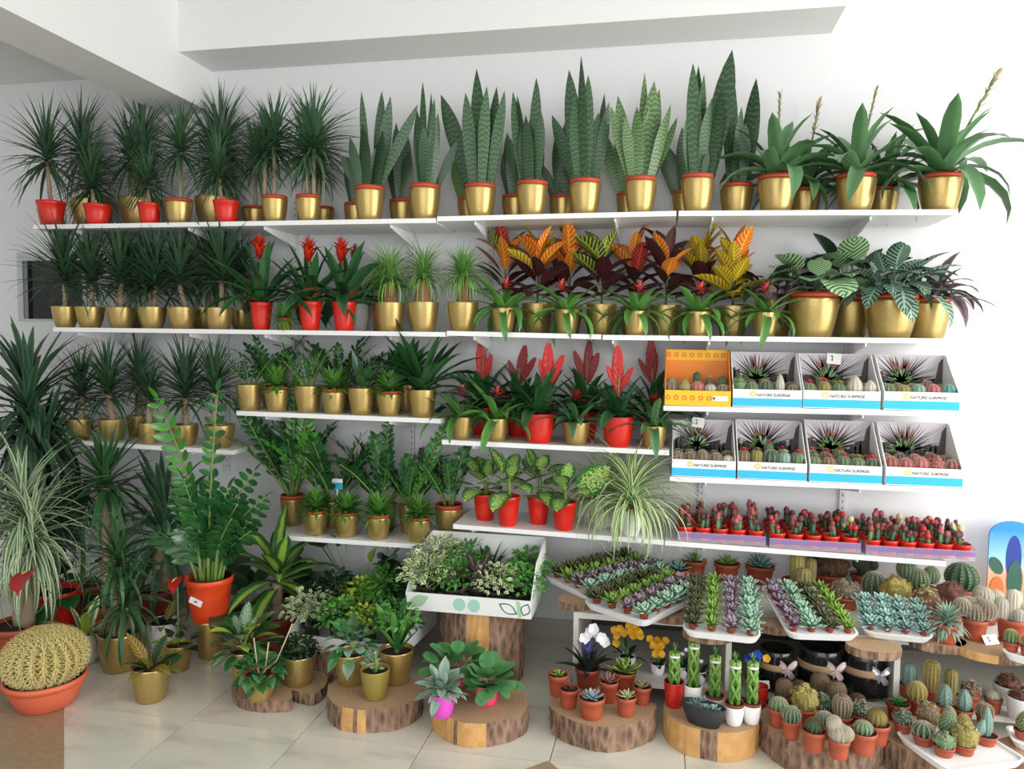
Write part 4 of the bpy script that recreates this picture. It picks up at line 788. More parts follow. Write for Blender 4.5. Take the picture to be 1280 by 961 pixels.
fill(b, 'middle upper blue box', [('red-topped cactus', 'ball', CAC_G, .022, 1.8, CAC_RED), ('tall orange-flowered cactus', 'ball', CAC_Y, .021, 2.2, CAC_RED), ('yellow-flowered cactus', 'ball', CAC_G, .022, 1.8, CAC_Y), ('tall woolly white cactus', 'pad', CAC_W, .024, 2.8, None), ('short woolly white cactus', 'pad', CAC_W, .022, 2.4, None)],
     [GB, ('coral-topped column cactus', 'col', CAC_G, .014, 4.2, CAC_RED), GC, ('white-topped cactus', 'col', CAC_T, .015, 3.6, CAC_W), TC])
b = display_box('box1', 1104, 1200, 443.5, 'white cactus box with agave print, at the right end of the upper shelf', seed=4)
fill(b, 'right upper blue box', [GB, ('dull tan-green cactus', 'ball', CAC_Y, .022, 1.7, None), ('pale green cactus', 'ball', CAC_B, .022, 1.9, None), ('pink-red cactus', 'ball', CAC_P, .022, 1.9, None), ('bright teal cactus', 'ball', CAC_TEAL, .023, 1.9, None)],
     [GB, TC, GB, ('dusty red cactus', 'ball', CAC_R, .022, 2.3, None), ('brown cactus', 'ball', CAC_BR, .02, 2.0, None)])
b = display_box('box2', 839, 920, 524, 'white cactus box with agave print and price card, left end of the lower shelf', seed=5)
fill(b, 'left lower blue box', [TC, TC, ('striped tan cactus', 'ball', CAC_T, .022, 2.0, None), TC, ('small pale tan cactus', 'ball', CAC_W, .02, 1.6, None)], [('brown cactus', 'ball', CAC_BR, .02, 2.0, None), TC, GB, ('brown cactus', 'ball', CAC_BR, .02, 2.0, None), TC])
b = display_box('box2', 921, 1009, 525, 'white cactus box with agave print, second on the lower shelf', seed=6)
fill(b, 'second lower blue box', [('red-flowered column cactus', 'col', CAC_T, .02, 2.6, CAC_RED), ('yellow column cactus', 'col', CAC_Y, .018, 3.0, CAC_Y), ('large blue-green cactus', 'ball', CAC_D, .026, 2.2, None), ('white-capped blue-green cactus', 'col', CAC_B, .019, 2.6, CAC_W), ('pink-crowned striped cactus', 'col', CAC_G, .021, 2.4, CAC_RED)],
     [TC, GC, ('tall red-flowered green cactus', 'col', CAC_G, .015, 4.8, CAC_RED), ('red-flowered cactus', 'ball', CAC_G, .02, 2.6, CAC_RED), GB])
b = display_box('box2', 1011, 1103, 525.5, 'white cactus box with agave print, third on the lower shelf', seed=7)
fill(b, 'third lower blue box', [('yellow-flowered cactus', 'ball', CAC_G, .021, 1.8, CAC_Y), ('pink-flowered cactus', 'ball', CAC_T, .022, 1.7, CAC_P), ('green cactus with pink ring', 'ball', CAC_G, .022, 2.0, CAC_P), ('yellow-ringed cactus', 'ball', CAC_G, .023, 1.7, CAC_Y), ('red-flowered green cactus', 'ball', CAC_D, .022, 1.8, CAC_RED)],
     [('magenta-flowered cactus', 'ball', CAC_D, .021, 2.5, CAC_P), ('red-topped tan cactus', 'ball', CAC_T, .022, 2.2, CAC_R), ('orange-topped green cactus', 'col', CAC_G, .017, 3.4, CAC_RED), ('brown cactus', 'ball', CAC_BR, .021, 2.0, None), ('brown flowered cactus', 'ball', CAC_BR, .021, 2.0, CAC_R)])
b = display_box('box2', 1106, 1204, 528, 'white cactus box of dyed red cacti, right end of the lower shelf', seed=8)
RD = ('dyed red cactus', 'ball', CAC_R, .025, 1.9, None); fill(b, 'right lower blue box', [RD, ('dyed rose cactus', 'ball', CAC_P, .024, 1.8, None), ('dyed pink cactus', 'ball', CAC_P, .025, 1.9, None), ('dyed rusty red cactus', 'lump', CAC_R, .025, 1.9, None), ('dyed brick-red cactus', 'ball', CAC_R, .024, 1.8, None)],
     [RD, ('dyed purple cactus', 'ball', PURP, .023, 2.2, None), ('dyed pink cactus', 'ball', CAC_P, .023, 2.2, None), ('dyed rusty cactus', 'lump', CAC_R, .025, 2.2, None), RD])
def card(loc, w, h, label, tilt=0, rz=0, marks=1, back=-12):
    t = root('price_card', loc, label, 'price tag', rz=rz); g = G(); M = Matrix.Rotation(R(back), 4, 'X') @ Matrix.Rotation(tilt, 4, 'Y')
    g.box((-w / 2, -.0005, 0), (w / 2, .0005, h), M); part('card', g.mesh('card', CARD, False), t); g = G(); 
    for k in range(marks):
        x = (-.18 + .3 * k) * w; g.box((x, -.0011, h * .3), (x + w * .12, -.0006, h * .42), M); g.box((x + w * .05, -.0011, h * .42), (x + w * .1, -.0006, h * .75), M); g.box((x - w * .03, -.0011, h * .66), (x + w * .08, -.0006, h * .78), M)
    part('ink_mark', g.mesh('ink_mark', INK, False), t); return t
p = onY(1042, 455, -.15); card(p, .056, .045, 'white price card at the top of the middle upper cactus box', R(4))
p = onY(872, 534, -.15); card(p, .05, .042, 'white price card at the top of the left lower cactus box', R(5))
# ------------------------------------------------------------------ grafted cacti in clear trays
cp = NT('clear_plastic', .12); cp.b.inputs['Base Color'].default_value = (.86, .82, .92, 1); tr = cp.n('BsdfTransparent', {0: (.94, .92, .97, 1)}); mx = cp.n('MixShader', {0: .2, 1: tr.outputs[0], 2: cp.b.outputs[0]}); cp.t.links.new(mx.outputs[0], cp.t.nodes['Material Output'].inputs[0]); CLEAR = cp.m
cp = NT('tinted_plastic_band', .15); cp.b.inputs['Base Color'].default_value = lin('A88FC8'); tr = cp.n('BsdfTransparent', {0: (.88, .82, .95, 1)}); mx = cp.n('MixShader', {0: .5, 1: tr.outputs[0], 2: cp.b.outputs[0]}); cp.t.links.new(mx.outputs[0], cp.t.nodes['Material Output'].inputs[0]); BAND = cp.m
def graft_top(mat, seed):
    def mk():
        rg = random.Random(seed); g = G(); n = rg.randint(1, 3)
        for i in range(n): lathe(g, [(max(.001, math.sin(math.pi * (.1 + .9 * k / 7))) * .011 * (1 if i == 0 else .75), (1 - math.cos(math.pi * (.1 + .9 * k / 7))) * .012) for k in range(8)], 14, 7, .25, Matrix.Translation((rg.uniform(-.008, .008) * (i > 0), rg.uniform(-.006, .006), rg.uniform(0, .012) * (i > 0))))
        return g.mesh('grafted_top', mat)
    return cached(('gt', mat.name, seed), mk)
def graft_stem(seed):
    def mk(): g = G(); hh = (.022, .032, .042, .05)[seed]; lathe(g, [(.0085, 0), (.0095, hh * .4), (.009, hh)], 12, 3, .3); return g.mesh('stem', CAC_D if seed % 2 else CAC_G)
    return cached(('gs', seed), mk)
GCOL = [('red', CAC_R), ('pink', CAC_P), ('brown', CAC_MR), ('maroon', CAC_MR), ('pink', CAC_P), ('red', CAC_RED), ('cream', CAC_CR), ('maroon', CAC_MR)]
GL = {}
for nm, xl, xr in (('left', 846, 957), ('middle', 962, 1076), ('right', 1082, 1219)):
    sh = SHELVES['graft']; yb = sh.px(min(xr, 1180)); a, b_ = onY(xl, sh.px(xl), SF), onY(xr, sh.px(xr), SF); w = b_.x - a.x; X0, d = a.x, .285; z0 = sh.z(X0 + w / 2) + .004
    t = root('clear_tray', (X0, SF + .001, z0), 'clear plastic tray holding red pots of grafted cacti, %s one of three' % nm, 'tray')
    g = G(); g.box((0, 0, 0), (w, d, .0012)); part('tray_base', g.mesh('tray_base', CLEAR, False), t)
    for bx in (((0, 0, .0012), (w, .0012, .04)), ((0, d - .0012, .0012), (w, d, .06)), ((0, .0012, .0012), (.0012, d - .0012, .05)), ((w - .0012, .0012, .0012), (w, d - .0012, .05))):
        g = G(); g.box(*bx); part('tray_wall', g.mesh('tray_wall', CLEAR, False), t)
    g = G(); g.box((0, -.0014, .018), (w, -.0002, .036)); part('tinted_band', g.mesh('tinted_band', BAND, False), t)
    nc = 5 if nm != 'right' else 6
    for i in range(nc):
        for j in range(4):
            cn, cm = GCOL[RG.randrange(8)]; rp = min(w / nc, d / 4) / 2 * .93
            o = root('grafted_cactus', (X0 + w * (i + .5) / nc, SF + .002 + d * (j + .5) / 4, z0 + .0015), '%s-topped grafted cactus, %s from left, %s row of the %s clear tray' % (cn, ('first', 'second', 'third', 'fourth', 'fifth', 'sixth')[i], ('front', 'second', 'third', 'back')[j], nm), 'cactus', 'grafted cacti in the %s clear tray' % nm)
            part('pot', potmesh('redsq'), o, sc=(rp, rp, .056)); part('soil', soilmesh(SOIL), o, (0, 0, .049), sc=rp * .9)
            for q in range(RG.choice((2, 3, 3, 4))):
                dx, dy = RG.uniform(-.55, .55) * rp, RG.uniform(-.55, .55) * rp; k = RG.randrange(4); st = part('stem', graft_stem(k), o, (dx, dy, .048), (RG.uniform(-.15, .15), RG.uniform(-.2, .2), 0))
                part('grafted_top', graft_top(cm, RG.randrange(5)), st, (0, 0, (.02, .03, .04, .048)[k]), (0, 0, RG.uniform(0, 6)), RG.uniform(.85, 1.25))
            part('low_growth', bushmesh('lg', CAC_D, 40, .6, 1, 1, .6, 'oval', .3), o, (0, 0, .052), sc=(rp * .8, rp * .8, .018), stuff=True)
# ------------------------------------------------------------------ wood slices and stumps
wn = NT('cut_wood', .75); oc = wn.coord(); nz = wn.noise(9, oc, 4); rad = wn.n('VectorMath', {0: oc}, operation='LENGTH').outputs[1]
rg_ = wn.math('SINE', wn.math('ADD', wn.math('MULTIPLY', rad, 420.0), wn.math('MULTIPLY', nz, 6.0)))
wn.color(wn.mix(wn.ramp(rg_, [(.2, (0, 0, 0, 1)), (.9, (1, 1, 1, 1))]), wn.mix(wn.noise(5, oc), lin('A08060'), lin('C0A080')), wn.mix(nz, lin('8A6A4C'), lin('C4A684')))); wn.bump(nz, .3); WOODC = wn.m
bk = NT('bark', .9); oc = bk.n('Mapping', {0: bk.coord(), 'Scale': (1, 1, .35)}).outputs[0]; v1 = bk.n('TexVoronoi', {'Vector': oc, 'Scale': 55}).outputs[0]; n1_ = bk.noise(30, oc, 5)
bk.color(bk.mix(bk.math('MULTIPLY', v1, bk.math('ADD', n1_, .4)), lin('543C30'), lin('AC8C74'))); bk.bump(bk.math('ADD', v1, n1_), .9, .012); BARK = bk.m
WOODS = plain('bare_split_wood', 'C99A5E', .7, var=.25, nscale=22, bump=.3)
def wood(name, loc, rx, ry, h, label, patch=None, seed=1, notch=None, cat='wood slice', rzz=0, rough=.03):
    """an irregular slice of trunk: cut face, bark round the side, a bare patch where the bark is gone"""
    t = root(name, loc, label, cat, rz=rzz); n = 72; nz_ = 4
    def rad(k):
        a = 2 * math.pi * (k % n) / n; q = 1 + .05 * noise.noise(Vector((math.cos(a) * 1.3, math.sin(a) * 1.3, seed * 3.1))) * 1.6
        if notch is not None:
            da = abs((a - notch + math.pi) % (2 * math.pi) - math.pi)
            if da < .22: q *= .42 + .58 * (da / .22)
        return a, q
    ring = [[] for _ in range(nz_ + 1)]
    for i in range(nz_ + 1):
        for k in range(n):
            a, q = rad(k); z = h * i / nz_; qq = q * (1 + rough * noise.noise(Vector((math.cos(a) * 7, math.sin(a) * 7, z * 30 + seed))) - (.012 if i in (0, nz_) else 0))
            ring[i].append((rx * qq * math.cos(a), ry * qq * math.sin(a), z))
    g = G(); top = ring[nz_]; g.add([(0, 0, h)] + top, [(0, 1 + k, 1 + (k + 1) % n) for k in range(n)]); part('cut_face', g.mesh('cut_face', WOODC, False), t)
    g = G(); g.add([(0, 0, 0)] + ring[0], [(0, 1 + (k + 1) % n, 1 + k) for k in range(n)]); part('underside', g.mesh('underside', WOODC, False), t)
    rest = [k for k in range(n) if not (patch and any(a <= k < b for a, b in patch))]
    runs = []; isbare = [k not in rest for k in range(n)]; k0 = next((k for k in range(n) if isbare[k] != isbare[k - 1]), 0)
    for j in range(n):
        k = (k0 + j) % n
        if j == 0 or isbare[k] != isbare[(k - 1) % n]: runs.append((isbare[k], []))
        runs[-1][1].append(k)
    for bare, ks in runs:
        nm, m = ('bare_wood', WOODS) if bare else ('bark', BARK); g = G(); ke = ks + [(ks[-1] + 1) % n] ; K = len(ke)
        g.add([ring[i][k] for i in range(nz_ + 1) for k in ke], [(i * K + q, i * K + q + 1, (i + 1) * K + q + 1, (i + 1) * K + q) for i in range(nz_) for q in range(K - 1)])
        part(nm, g.mesh(nm, m, False), t)
    return t
def floor_slice(xl, xr, yb, h, label, **kw):
    s = mpp(onZ((xl + xr) / 2, yb - 10, 0)); r = (xr - xl) * s / 2; ry = kw.pop('ry', r); p = onZ((xl + xr) / 2, yb, 0)
    return wood(kw.pop('name', 'wood_slice'), Vector((p.x, p.y + ry, .001)), r, ry, h, label, **kw)
H1, H2, H3, H4, H5, H6, H7 = .045, .085, .085, .09, .10, .10, .10
floor_slice(262, 388, 890, H1, 'thin round wood slice with a split notch, leftmost on the floor', notch=R(-42), seed=2, ry=.16)
floor_slice(384, 508, 917, H2, 'wood slice with bark and pale patch carrying three gold pots', patch=[(50, 53), (54, 56)], seed=3, ry=.17)
floor_slice(524, 648, 935, H3, 'round wood slice with bare split side under the pink pots', patch=[(38, 50), (51, 58)], seed=4, ry=.165)
floor_slice(680, 815, 940, H4, 'wood slice with rough bark all round carrying succulents in terracotta pots', seed=5, ry=.165, rough=.05)
floor_slice(830, 952, 952, H5, 'wood slice with stripped pale side under the white braided pots', patch=[(36, 51), (55, 70)], seed=6, ry=.165)
floor_slice(960, 1113, 975, H6, 'large barky wood slice crowded with small terracotta cactus pots', seed=7, ry=.18, rough=.05)
floor_slice(1112, 1262, 990, H7, 'wood slice under the white tray of mixed cacti at the right', seed=8, patch=[(60, 71)], ry=.185)
floor_slice(1268, 1345, 1000, H7, 'wood slice cut by the right edge of the photo, carrying a white tray', seed=9)
sp_ = onZ(592, 862, 0); ST = .312
wood('tree_stump', Vector((sp_.x, sp_.y + .165, .001)), .175, .17, ST - .001, 'tall tree stump with bark and bare wood streak under the leaf-print box', patch=[(52, 58)], seed=11, cat='tree stump', rough=.05)
# ------------------------------------------------------------------ leaf-print box of plants on the stump
GRP = plain('pale_green_print', 'A9C9A4', .6); TEALP = plain('teal_print', '3F7A70', .6); MINTP = plain('mint_print', '9FD0BE', .6)
def cardbox(loc, w, d, fh, bh, label, rz=0, prints=False, side=None):
    t = root('card_box', loc, label, 'cardboard box', rz=rz); th = .004
    for nm, a, b_ in (('base', (0, 0, 0), (w, d, .004)), ('front_panel', (0, 0, .004), (w, th, fh)), ('back_panel', (0, d - th, .004), (w, d, bh))):
        g = G(); g.box(a, b_); o = part(nm, g.mesh(nm, CARD, False), t)
        if nm == 'front_panel': fp = o
    for x in (0, w - th):
        g = G(); pr = [(th, .004), (d - th, .004), (d - th, bh), (d * .35, bh * .8), (th, fh)]; n = len(pr); g.add([(x, y, z) for y, z in pr] + [(x + th, y, z) for y, z in pr], [tuple(range(n))[::-1], tuple(range(n, 2 * n))] + [(k, (k + 1) % n, (k + 1) % n + n, k + n) for k in range(n)]); part('side_panel', g.mesh('side_panel', CARD, False), t)
    if prints:
        def lf(cx, cz, L, W_, a, mat, nm, inner=0):
            g = G(); n = 10; up = [(L * (i / n - .5), W_ * math.sin(math.pi * i / n)) for i in range(n + 1)]; pts = up + [(x, -z) for x, z in up[-2:0:-1]]; rot = lambda p: (cx + p[0] * math.cos(a) - p[1] * math.sin(a), cz + p[0] * math.sin(a) + p[1] * math.cos(a))
            if inner:
                m = len(pts)
                for k in range(m): p, q = pts[k], pts[(k + 1) % m]; flat(g, [rot(p), rot(q), rot((q[0] * inner, q[1] * inner)), rot((p[0] * inner, p[1] * inner))], -.0007)
            else: flat(g, [rot(p) for p in pts], -.0007)
            part(nm, g.mesh(nm, mat, False), fp)
        lf(w * .1, fh * .52, .1, .024, .42, GRP, 'leaf_print')
        for cx in (.435, .55): g = G(); circ(g, w * cx, fh * .5, .026, -.0007, 20); part('dot_print', g.mesh('dot_print', MINTP, False), fp)
        lf(w * .82, fh * .48, .085, .02, -.45, TEALP, 'leaf_outline_print', .78); g = G(); flat(g, [(w * .9, .004), (w * .925, .004), (w * .915, fh * .9), (w * .88, fh * .98)], -.0007); part('stem_print', g.mesh('stem_print', GRP, False), fp); lf(w * .955, fh * .5, .055, .02, 1.2, TEALP, 'leaf_outline_print', .75)
    return t
a = onY(507, 757, -.6); b_ = onY(664, 772, -.6)
BX, BW = a.x, b_.x - a.x
cardbox(Vector((BX, -.6, ST)), BW, .36, .072, .235, 'white box with green leaf prints, full of small foliage plants, on the tree stump', prints=True)
for i, (fx, fy, m, rr, lw, L, lift, lab) in enumerate((
        (.12, .10, IVYV, .085, .7, .24, .55, 'cream-edged ivy plant at the front left of the leaf-print box'), (.33, .09, IVYG, .075, .5, .24, .5, 'bright green feathery plant at the front of the leaf-print box'),
        (.70, .10, IVYV, .07, .6, .24, .45, 'cream speckled plant right of the purple one in the leaf-print box'),
        (.89, .11, IVYG, .07, .5, .26, .5, 'green pointed-leaf plant at the front right of the leaf-print box'), (.12, .26, IVYV, .085, .5, .3, .8, 'variegated plant at the back left of the leaf-print box'),
        (.36, .27, IVYG, .08, .4, .3, .7, 'fresh green plant at the back of the leaf-print box'), (.88, .27, IVYG, .075, .45, .3, .6, 'green plant at the back right corner of the leaf-print box'))):
    t = root('foliage_plant', (BX + BW * fx, -.6 + fy, ST + .0045), lab, 'potted plant'); part('pot', potmesh('nursery'), t, sc=(.045, .045, .07)); part('soil', soilmesh(SOIL), t, (0, 0, .062), sc=.041)
    part('foliage', bushmesh('bx', m, 300, lw, i % 3, 1, .85, 'oval', L), t, (0, 0, .062 + rr * lift), (0, 0, i * .8), rr * 1.38, stuff=True)
for fx, fy, m, n, L, W_, lab in ((.52, .12, (PURP, PURP, BROADD), 20, .19, .045, 'dark purple-leaved plant standing up in the middle of the leaf-print box'), (.53, .30, (BROADD, STEMD and BROADD), 9, .20, .03, 'plant with tall dark upright leaves at the back of the leaf-print box'), (.70, .27, (BROAD, BROADD), 9, .14, .04, 'broad-leaved green plant at the back right of the purple one in the box')):
    t = root('foliage_plant', (BX + BW * fx, -.6 + fy, ST + .0045), lab, 'potted plant'); part('pot', potmesh('nursery'), t, sc=(.042, .042, .07)); part('soil', soilmesh(SOIL), t, (0, 0, .062), sc=.038)
    rosette_leaves(t, .062, L, W_, m[0], n, 35, 85, (.3, .9), 'lance', .012)
# ------------------------------------------------------------------ white box of plants on the left, on a low stump
q = onZ(400, 856, 0); wood('tree_stump', Vector((q.x - .02, q.y + .16, .001)), .15, .14, .125, 'low bark stump hidden under the left white plant box', seed=13, cat='tree stump', rough=.05)
c0 = onY(392, 822, -.60); LX, LW = -1.50, .50
cardbox(Vector((LX, -.62, .127)), LW, .40, .05, .18, 'plain white box crowded with leafy plants at the left, behind the gold pots', rz=R(-4))
for i, (fx, fy, m, rr, lw, L, lift, lab) in enumerate((
        (.10, .09, IVYV, .085, .55, .22, .6, 'small-leaved mottled plant at the front left of the plain white box'), (.36, .09, IVYG, .075, .6, .24, .5, 'bright green plant at the front of the plain white box'), (.62, .09, LIME, .06, .6, .26, .6, 'yellowish green plant in the middle of the plain white box'),
        (.87, .09, BROAD, .075, .5, .3, .7, 'mid green plant at the front right of the plain white box'), (.12, .26, BROADD, .085, .6, .3, .9, 'dark leafy plant at the back left of the plain white box'), (.38, .27, LIME, .07, .55, .3, 1.0, 'olive and lime plant at the back of the plain white box'),
        (.62, .27, IVYG, .085, .3, .4, 1.2, 'feathery light green plant at the back middle of the plain white box'), (.87, .28, BROADD, .085, .5, .4, 1.1, 'dark broad-leaved plant at the back right of the plain white box'))):
    c, s = math.cos(R(-4)), math.sin(R(-4)); x, y = LW * fx, fy; t = root('foliage_plant', (LX + x * c - y * s, -.62 + x * s + y * c, .132), lab, 'potted plant'); part('pot', potmesh('nursery'), t, sc=(.042, .042, .065)); part('soil', soilmesh(SOIL), t, (0, 0, .057), sc=.038)
    part('foliage', bushmesh('bx', m, 300, lw, i % 3, 1, .85, 'oval', L), t, (0, 0, .057 + rr * lift), (0, 0, i * .9), rr * 1.4, stuff=True)
# ------------------------------------------------------------------ low bench with open compartments
BF, BT = -.60, None
a = onY(717, 765, BF); BT = a.z; BX0 = a.x; BX1 = 1.75; BL = .10
BENCH = plain('whitewashed_board', 'D2D0C8', .6, var=.06, nscale=12); DARKW = plain('grey_back_board', '55504E', .8)
t = root('display_bench', (BX0, BF, 0), 'low white open bench along the wall carrying trays of succulents and cacti', 'bench'); W_ = BX1 - BX0; D_ = -BF - .02
g = G(); g.box((0, 0, BT - .022), (W_, D_, BT)); part('bench_top', g.mesh('bench_top', BENCH, False), t)
g = G(); g.box((.02, .012, BL - .02), (W_ - .02, D_ - .012, BL)); part('lower_board', g.mesh('lower_board', BENCH, False), t)
g = G(); g.box((.02, D_ - .012, .03), (W_ - .02, D_, BT - .022)); part('back_board', g.mesh('back_board', DARKW, False), t)
for X in (BX0 + .0, onY(907, 830, BF).x, onY(1117, 850, BF).x, BX1 - .02):
    g = G(); x = X - BX0; g.box((x, .0, .03), (x + .02, D_ - .014, BT - .022)); part('upright', g.mesh('upright', BENCH, False), t)
    g = G(); g.box((x, .05, 0), (x + .02, .09, .03)); g2 = part('foot', g.mesh('foot', BENCH, False), t)
def slice_at(x, yb, w, label, z=BT, h=.028, seed=1, ryf=.8, patch=None):
    s = mpp(onZ(x, yb, z)); r = w * s / 2; p = onZ(x, yb, z); return wood('wood_slice', Vector((p.x, p.y + r * ryf, z + .0005)), r, r * ryf, h, label, seed=seed, patch=patch)
ZS = BT + .029
slice_at(717, 764, 46, 'small wood slice under the leftmost succulent tray', seed=21); slice_at(838, 781, 60, 'wood slice under the second succulent tray', seed=22)
slice_at(886, 806, 62, 'wood slice under the middle succulent tray', seed=23); slice_at(972, 795, 50, 'wood slice between the middle and fourth succulent trays', seed=24)
slice_at(1098, 826, 68, 'wood slice with bright cut face under the blue-green succulent tray', seed=25, ryf=.75); slice_at(1180, 818, 66, 'wood slice under the drooping grey-green plant in terracotta', seed=26, ryf=.7)
slice_at(1258, 832, 100, 'large wood slice under the hairy cacti at the right edge', seed=27, ryf=.7, patch=[(38, 52)])
# ------------------------------------------------------------------ white trays of succulents
def tray3(O, ex, ey, label, dp=.026):
    """white plastic tray: corner O, edges ex (columns) and ey (rows); returns its local frame"""
    w, d = ex.length, ey.length; X = ex.normalized(); Z = X.cross(ey).normalized(); Y = Z.cross(X)
    M = Matrix((X, Y, Z)).transposed().to_4x4(); t = root('succulent_tray', O, label, 'tray'); t.rotation_euler = M.to_euler(); th = .004
    def rr(g, x0, y0, x1, y1, z0, z1, c=.03, sh=0):
        pts = []
        for cx, cy, a0 in ((x1 - c, y1 - c, 0), (x0 + c, y1 - c, 90), (x0 + c, y0 + c, 180), (x1 - c, y0 + c, 270)):
            for k in range(4): a = R(a0 + 30 * k); pts.append((cx + c * math.cos(a), cy + c * math.sin(a)))
        return pts
    g = G(); o1 = rr(g, .012, .012, w - .012, d - .012, 0, 0); o2 = rr(g, 0, 0, w, d, 0, 0); i2 = rr(g, .007, .007, w - .007, d - .007, 0, 0); n = len(o1)
    v = [(x, y, 0) for x, y in o1] + [(x, y, dp) for x, y in o2] + [(x, y, dp) for x, y in i2] + [(x, y, dp - .008) for x, y in i2]
    f = [tuple(range(n))[::-1]] + [(r_ * n + k, r_ * n + (k + 1) % n, (r_ + 1) * n + (k + 1) % n, (r_ + 1) * n + k) for r_ in range(3) for k in range(n)] + [tuple(range(3 * n, 4 * n))]
    g.add(v, f); part('tray_body', g.mesh('tray_body', PLASW, False), t); return t, M, w, d
ROWN = ('front', 'second', 'third', 'fourth', 'fifth', 'sixth', 'seventh'); COLN = ('first', 'second', 'third', 'fourth')
def ech_tray(key, c3, zf, cols, rows, label, ends=None):
    FL, FR, BRp = c3; O = onZ(*FL, zf); P = onZ(*FR, zf); ex = P - O
    Lh = ex.length * rows / len(cols); ey = None
    d0 = onZ(*BRp, zf) - P; hd = Vector((d0.x, d0.y, 0)).normalized() ; hd = (hd - ex.normalized() * hd.dot(ex.normalized())).normalized()
    best = None
    for k in range(0, 40):   # tilt the tray about its front edge until the far corner lies where the photo shows it
        a = R(k * .5); q = P + (hd * math.cos(a) + Vector((0, 0, math.sin(a)))) * Lh; dv = q - CAM; dep = dv.dot(cf); px = 640 + FPX * dv.dot(cr) / dep; py = 480.5 - FPX * dv.dot(cu) / dep; e_ = abs(py - BRp[1])
        if best is None or e_ < best[0]: best = (e_, a)
    a = best[1]; ey = (hd * math.cos(a) + Vector((0, 0, math.sin(a)))) * Lh
    t, M, w, d = tray3(O, ex, ey, label); rp = min(w / len(cols), d / rows) / 2 * .8
    for i, (mat, form, desc) in enumerate(cols):
        for j in range(rows):
            p = O + M.to_3x3() @ Vector((w * (i + .5) / len(cols), .012 + (d - .024) * (j + .5) / rows, .0185)); o = root('succulent', p, '%s succulent, %s plant from the front, %s row from left, %s tray' % (desc, ROWN[j].replace('front', 'first'), COLN[i], key), 'succulent', '%s succulents in the %s tray' % (desc, key))
            o.rotation_euler = M.to_euler(); part('pot', potmesh('brown'), o, sc=(rp * .62, rp * .62, .022)); add_rosette(o, mat, rp * RG.uniform(2.0, 2.5) * (.95 if form == 'aloe' else 1), .018, form)
C_O, C_L, C_M, C_T = (OLIVES, 'tight', 'olive-brown'), (LIMES, 'aloe', 'lime green'), (MAUVE, 'loose', 'mauve'), (MINT, 'ech', 'mint green')
ech_tray('leftmost', ((679, 726), (733, 753), (796, 724)), BT + .03, (C_O, C_L, C_M, C_T), 6, 'leftmost white tray of mixed succulent rows on the bench')
ech_tray('second', ((727, 760), (806, 787), (850, 744)), BT + .03, (C_O, C_L, C_M, C_T), 6, 'second white tray of mixed succulent rows, set slantwise on the bench')
ech_tray('middle', ((853, 797), (951, 808), (957, 739)), BT + .03, (C_O, C_L, C_M, C_T), 7, 'middle white tray of succulents tilted towards the front, bright lime row')
ech_tray('fourth', ((984, 801), (1076, 804), (1036, 741)), BT + .03, (C_M, C_T, C_O, C_L), 6, 'fourth white tray of succulents, mauve row at its left side')
C_B = (BLUEG, 'ech', 'blue-green'); ech_tray('rightmost', ((1078, 798), (1168, 808), (1160, 762)), BT + .03, (C_B, C_B, C_B, C_B), 4, 'rightmost white tray holding only blue-green succulents')
# ------------------------------------------------------------------ succulents and cacti at the back of the bench
su, ca = succulent, cactus
su(BT, 791, 714, 'terra', 27, 20, 'olive green star succulent in terracotta pot, leftmost behind the trays', OLIVES, 19, 'star'); su(BT, 819, 728, 'terra', 28, 20, 'mint green succulent in terracotta pot, second behind the trays', MINT, 18, 'ech')
su(BT, 846, 733, 'terra', 32, 20, 'spiky blue-grey succulent in terracotta pot behind the second tray', BLUEG, 21, 'tight'); su(BT, 868, 722, 'terra', 30, 20, 'bright lime rosette behind the middle tray, left of two', LIMES, 20, 'aloe')
su(BT, 908, 707, 'terra', 28, 22, 'grey-green rosette near the wall behind the lime ones', BLUEG, 18, 'ech'); su(BT, 909, 728, 'terra', 32, 22, 'lime rosette in terracotta pot behind the middle tray, right of two', LIMES, 22, 'star'); su(BT, 951, 731, 'terra', 36, 22, 'large blue-green rosette in terracotta pot at the middle tray corner', BLUEG, 25, 'tight')
su(BT, 879, 704, 'terra', 28, 20, 'dark green rosette against the wall behind the middle tray', OLIVES, 20, 'ech')
ca(BT, 997, 752, 'terra', 36, 24, 'cluster of three spiny column cacti against the wall, leftmost of the large cacti', 'col', CAC_Y, SP_W, 9, 4.4, 11, more=[(17, 4, 0, 7, 'col', 4.6), (6, -12, 0, 9, 'col', 2.6)])
ca(BT, 1038, 740, 'terra', 40, 20, 'broad dark brown lumpy cactus behind the fourth tray', 'lump', CAC_BR, SP_B, 24, 1.2); ca(BT, 1059, 764, 'terra', 30, 16, 'brownish flat cactus with pale tips, in front of the broad brown one', 'lump', CAC_T, SP_W, 16, 1.3, seed=2)
ca(BT, 1082, 742, 'terra', 32, 22, 'dark green prickly pear cactus with small pads near the wall', 'pad', CAC_D, SP_B, 9, 3.0, 10, more=[(-10, 0, 10, 7, 'pad', 2.6, -.4), (11, 0, 8, 8, 'pad', 2.4, .4), (3, 2, 18, 7, 'pad', 2.4)]); ca(BT, 1094, 762, 'terra', 26, 18, 'dark green ball cactus below the prickly pear', 'ball', CAC_D, SP_W, 14, 2.2, 12)
ca(BT, 1122, 776, 'terra', 34, 22, 'golden brown crested cactus in wide terracotta pot', 'lump', CAC_Y, SP_B, 18, 1.8, seed=3); ca(BT, 1152, 764, 'terra', 44, 26, 'group of three round fuzzy green cacti in a dark pot', 'ball', CAC_G, SP_W, 13, 2.1, 16, spl=.14, more=[(-13, 6, 12, 12, 'ball', 2.2), (16, 4, 8, 10, 'ball', 2.3)])
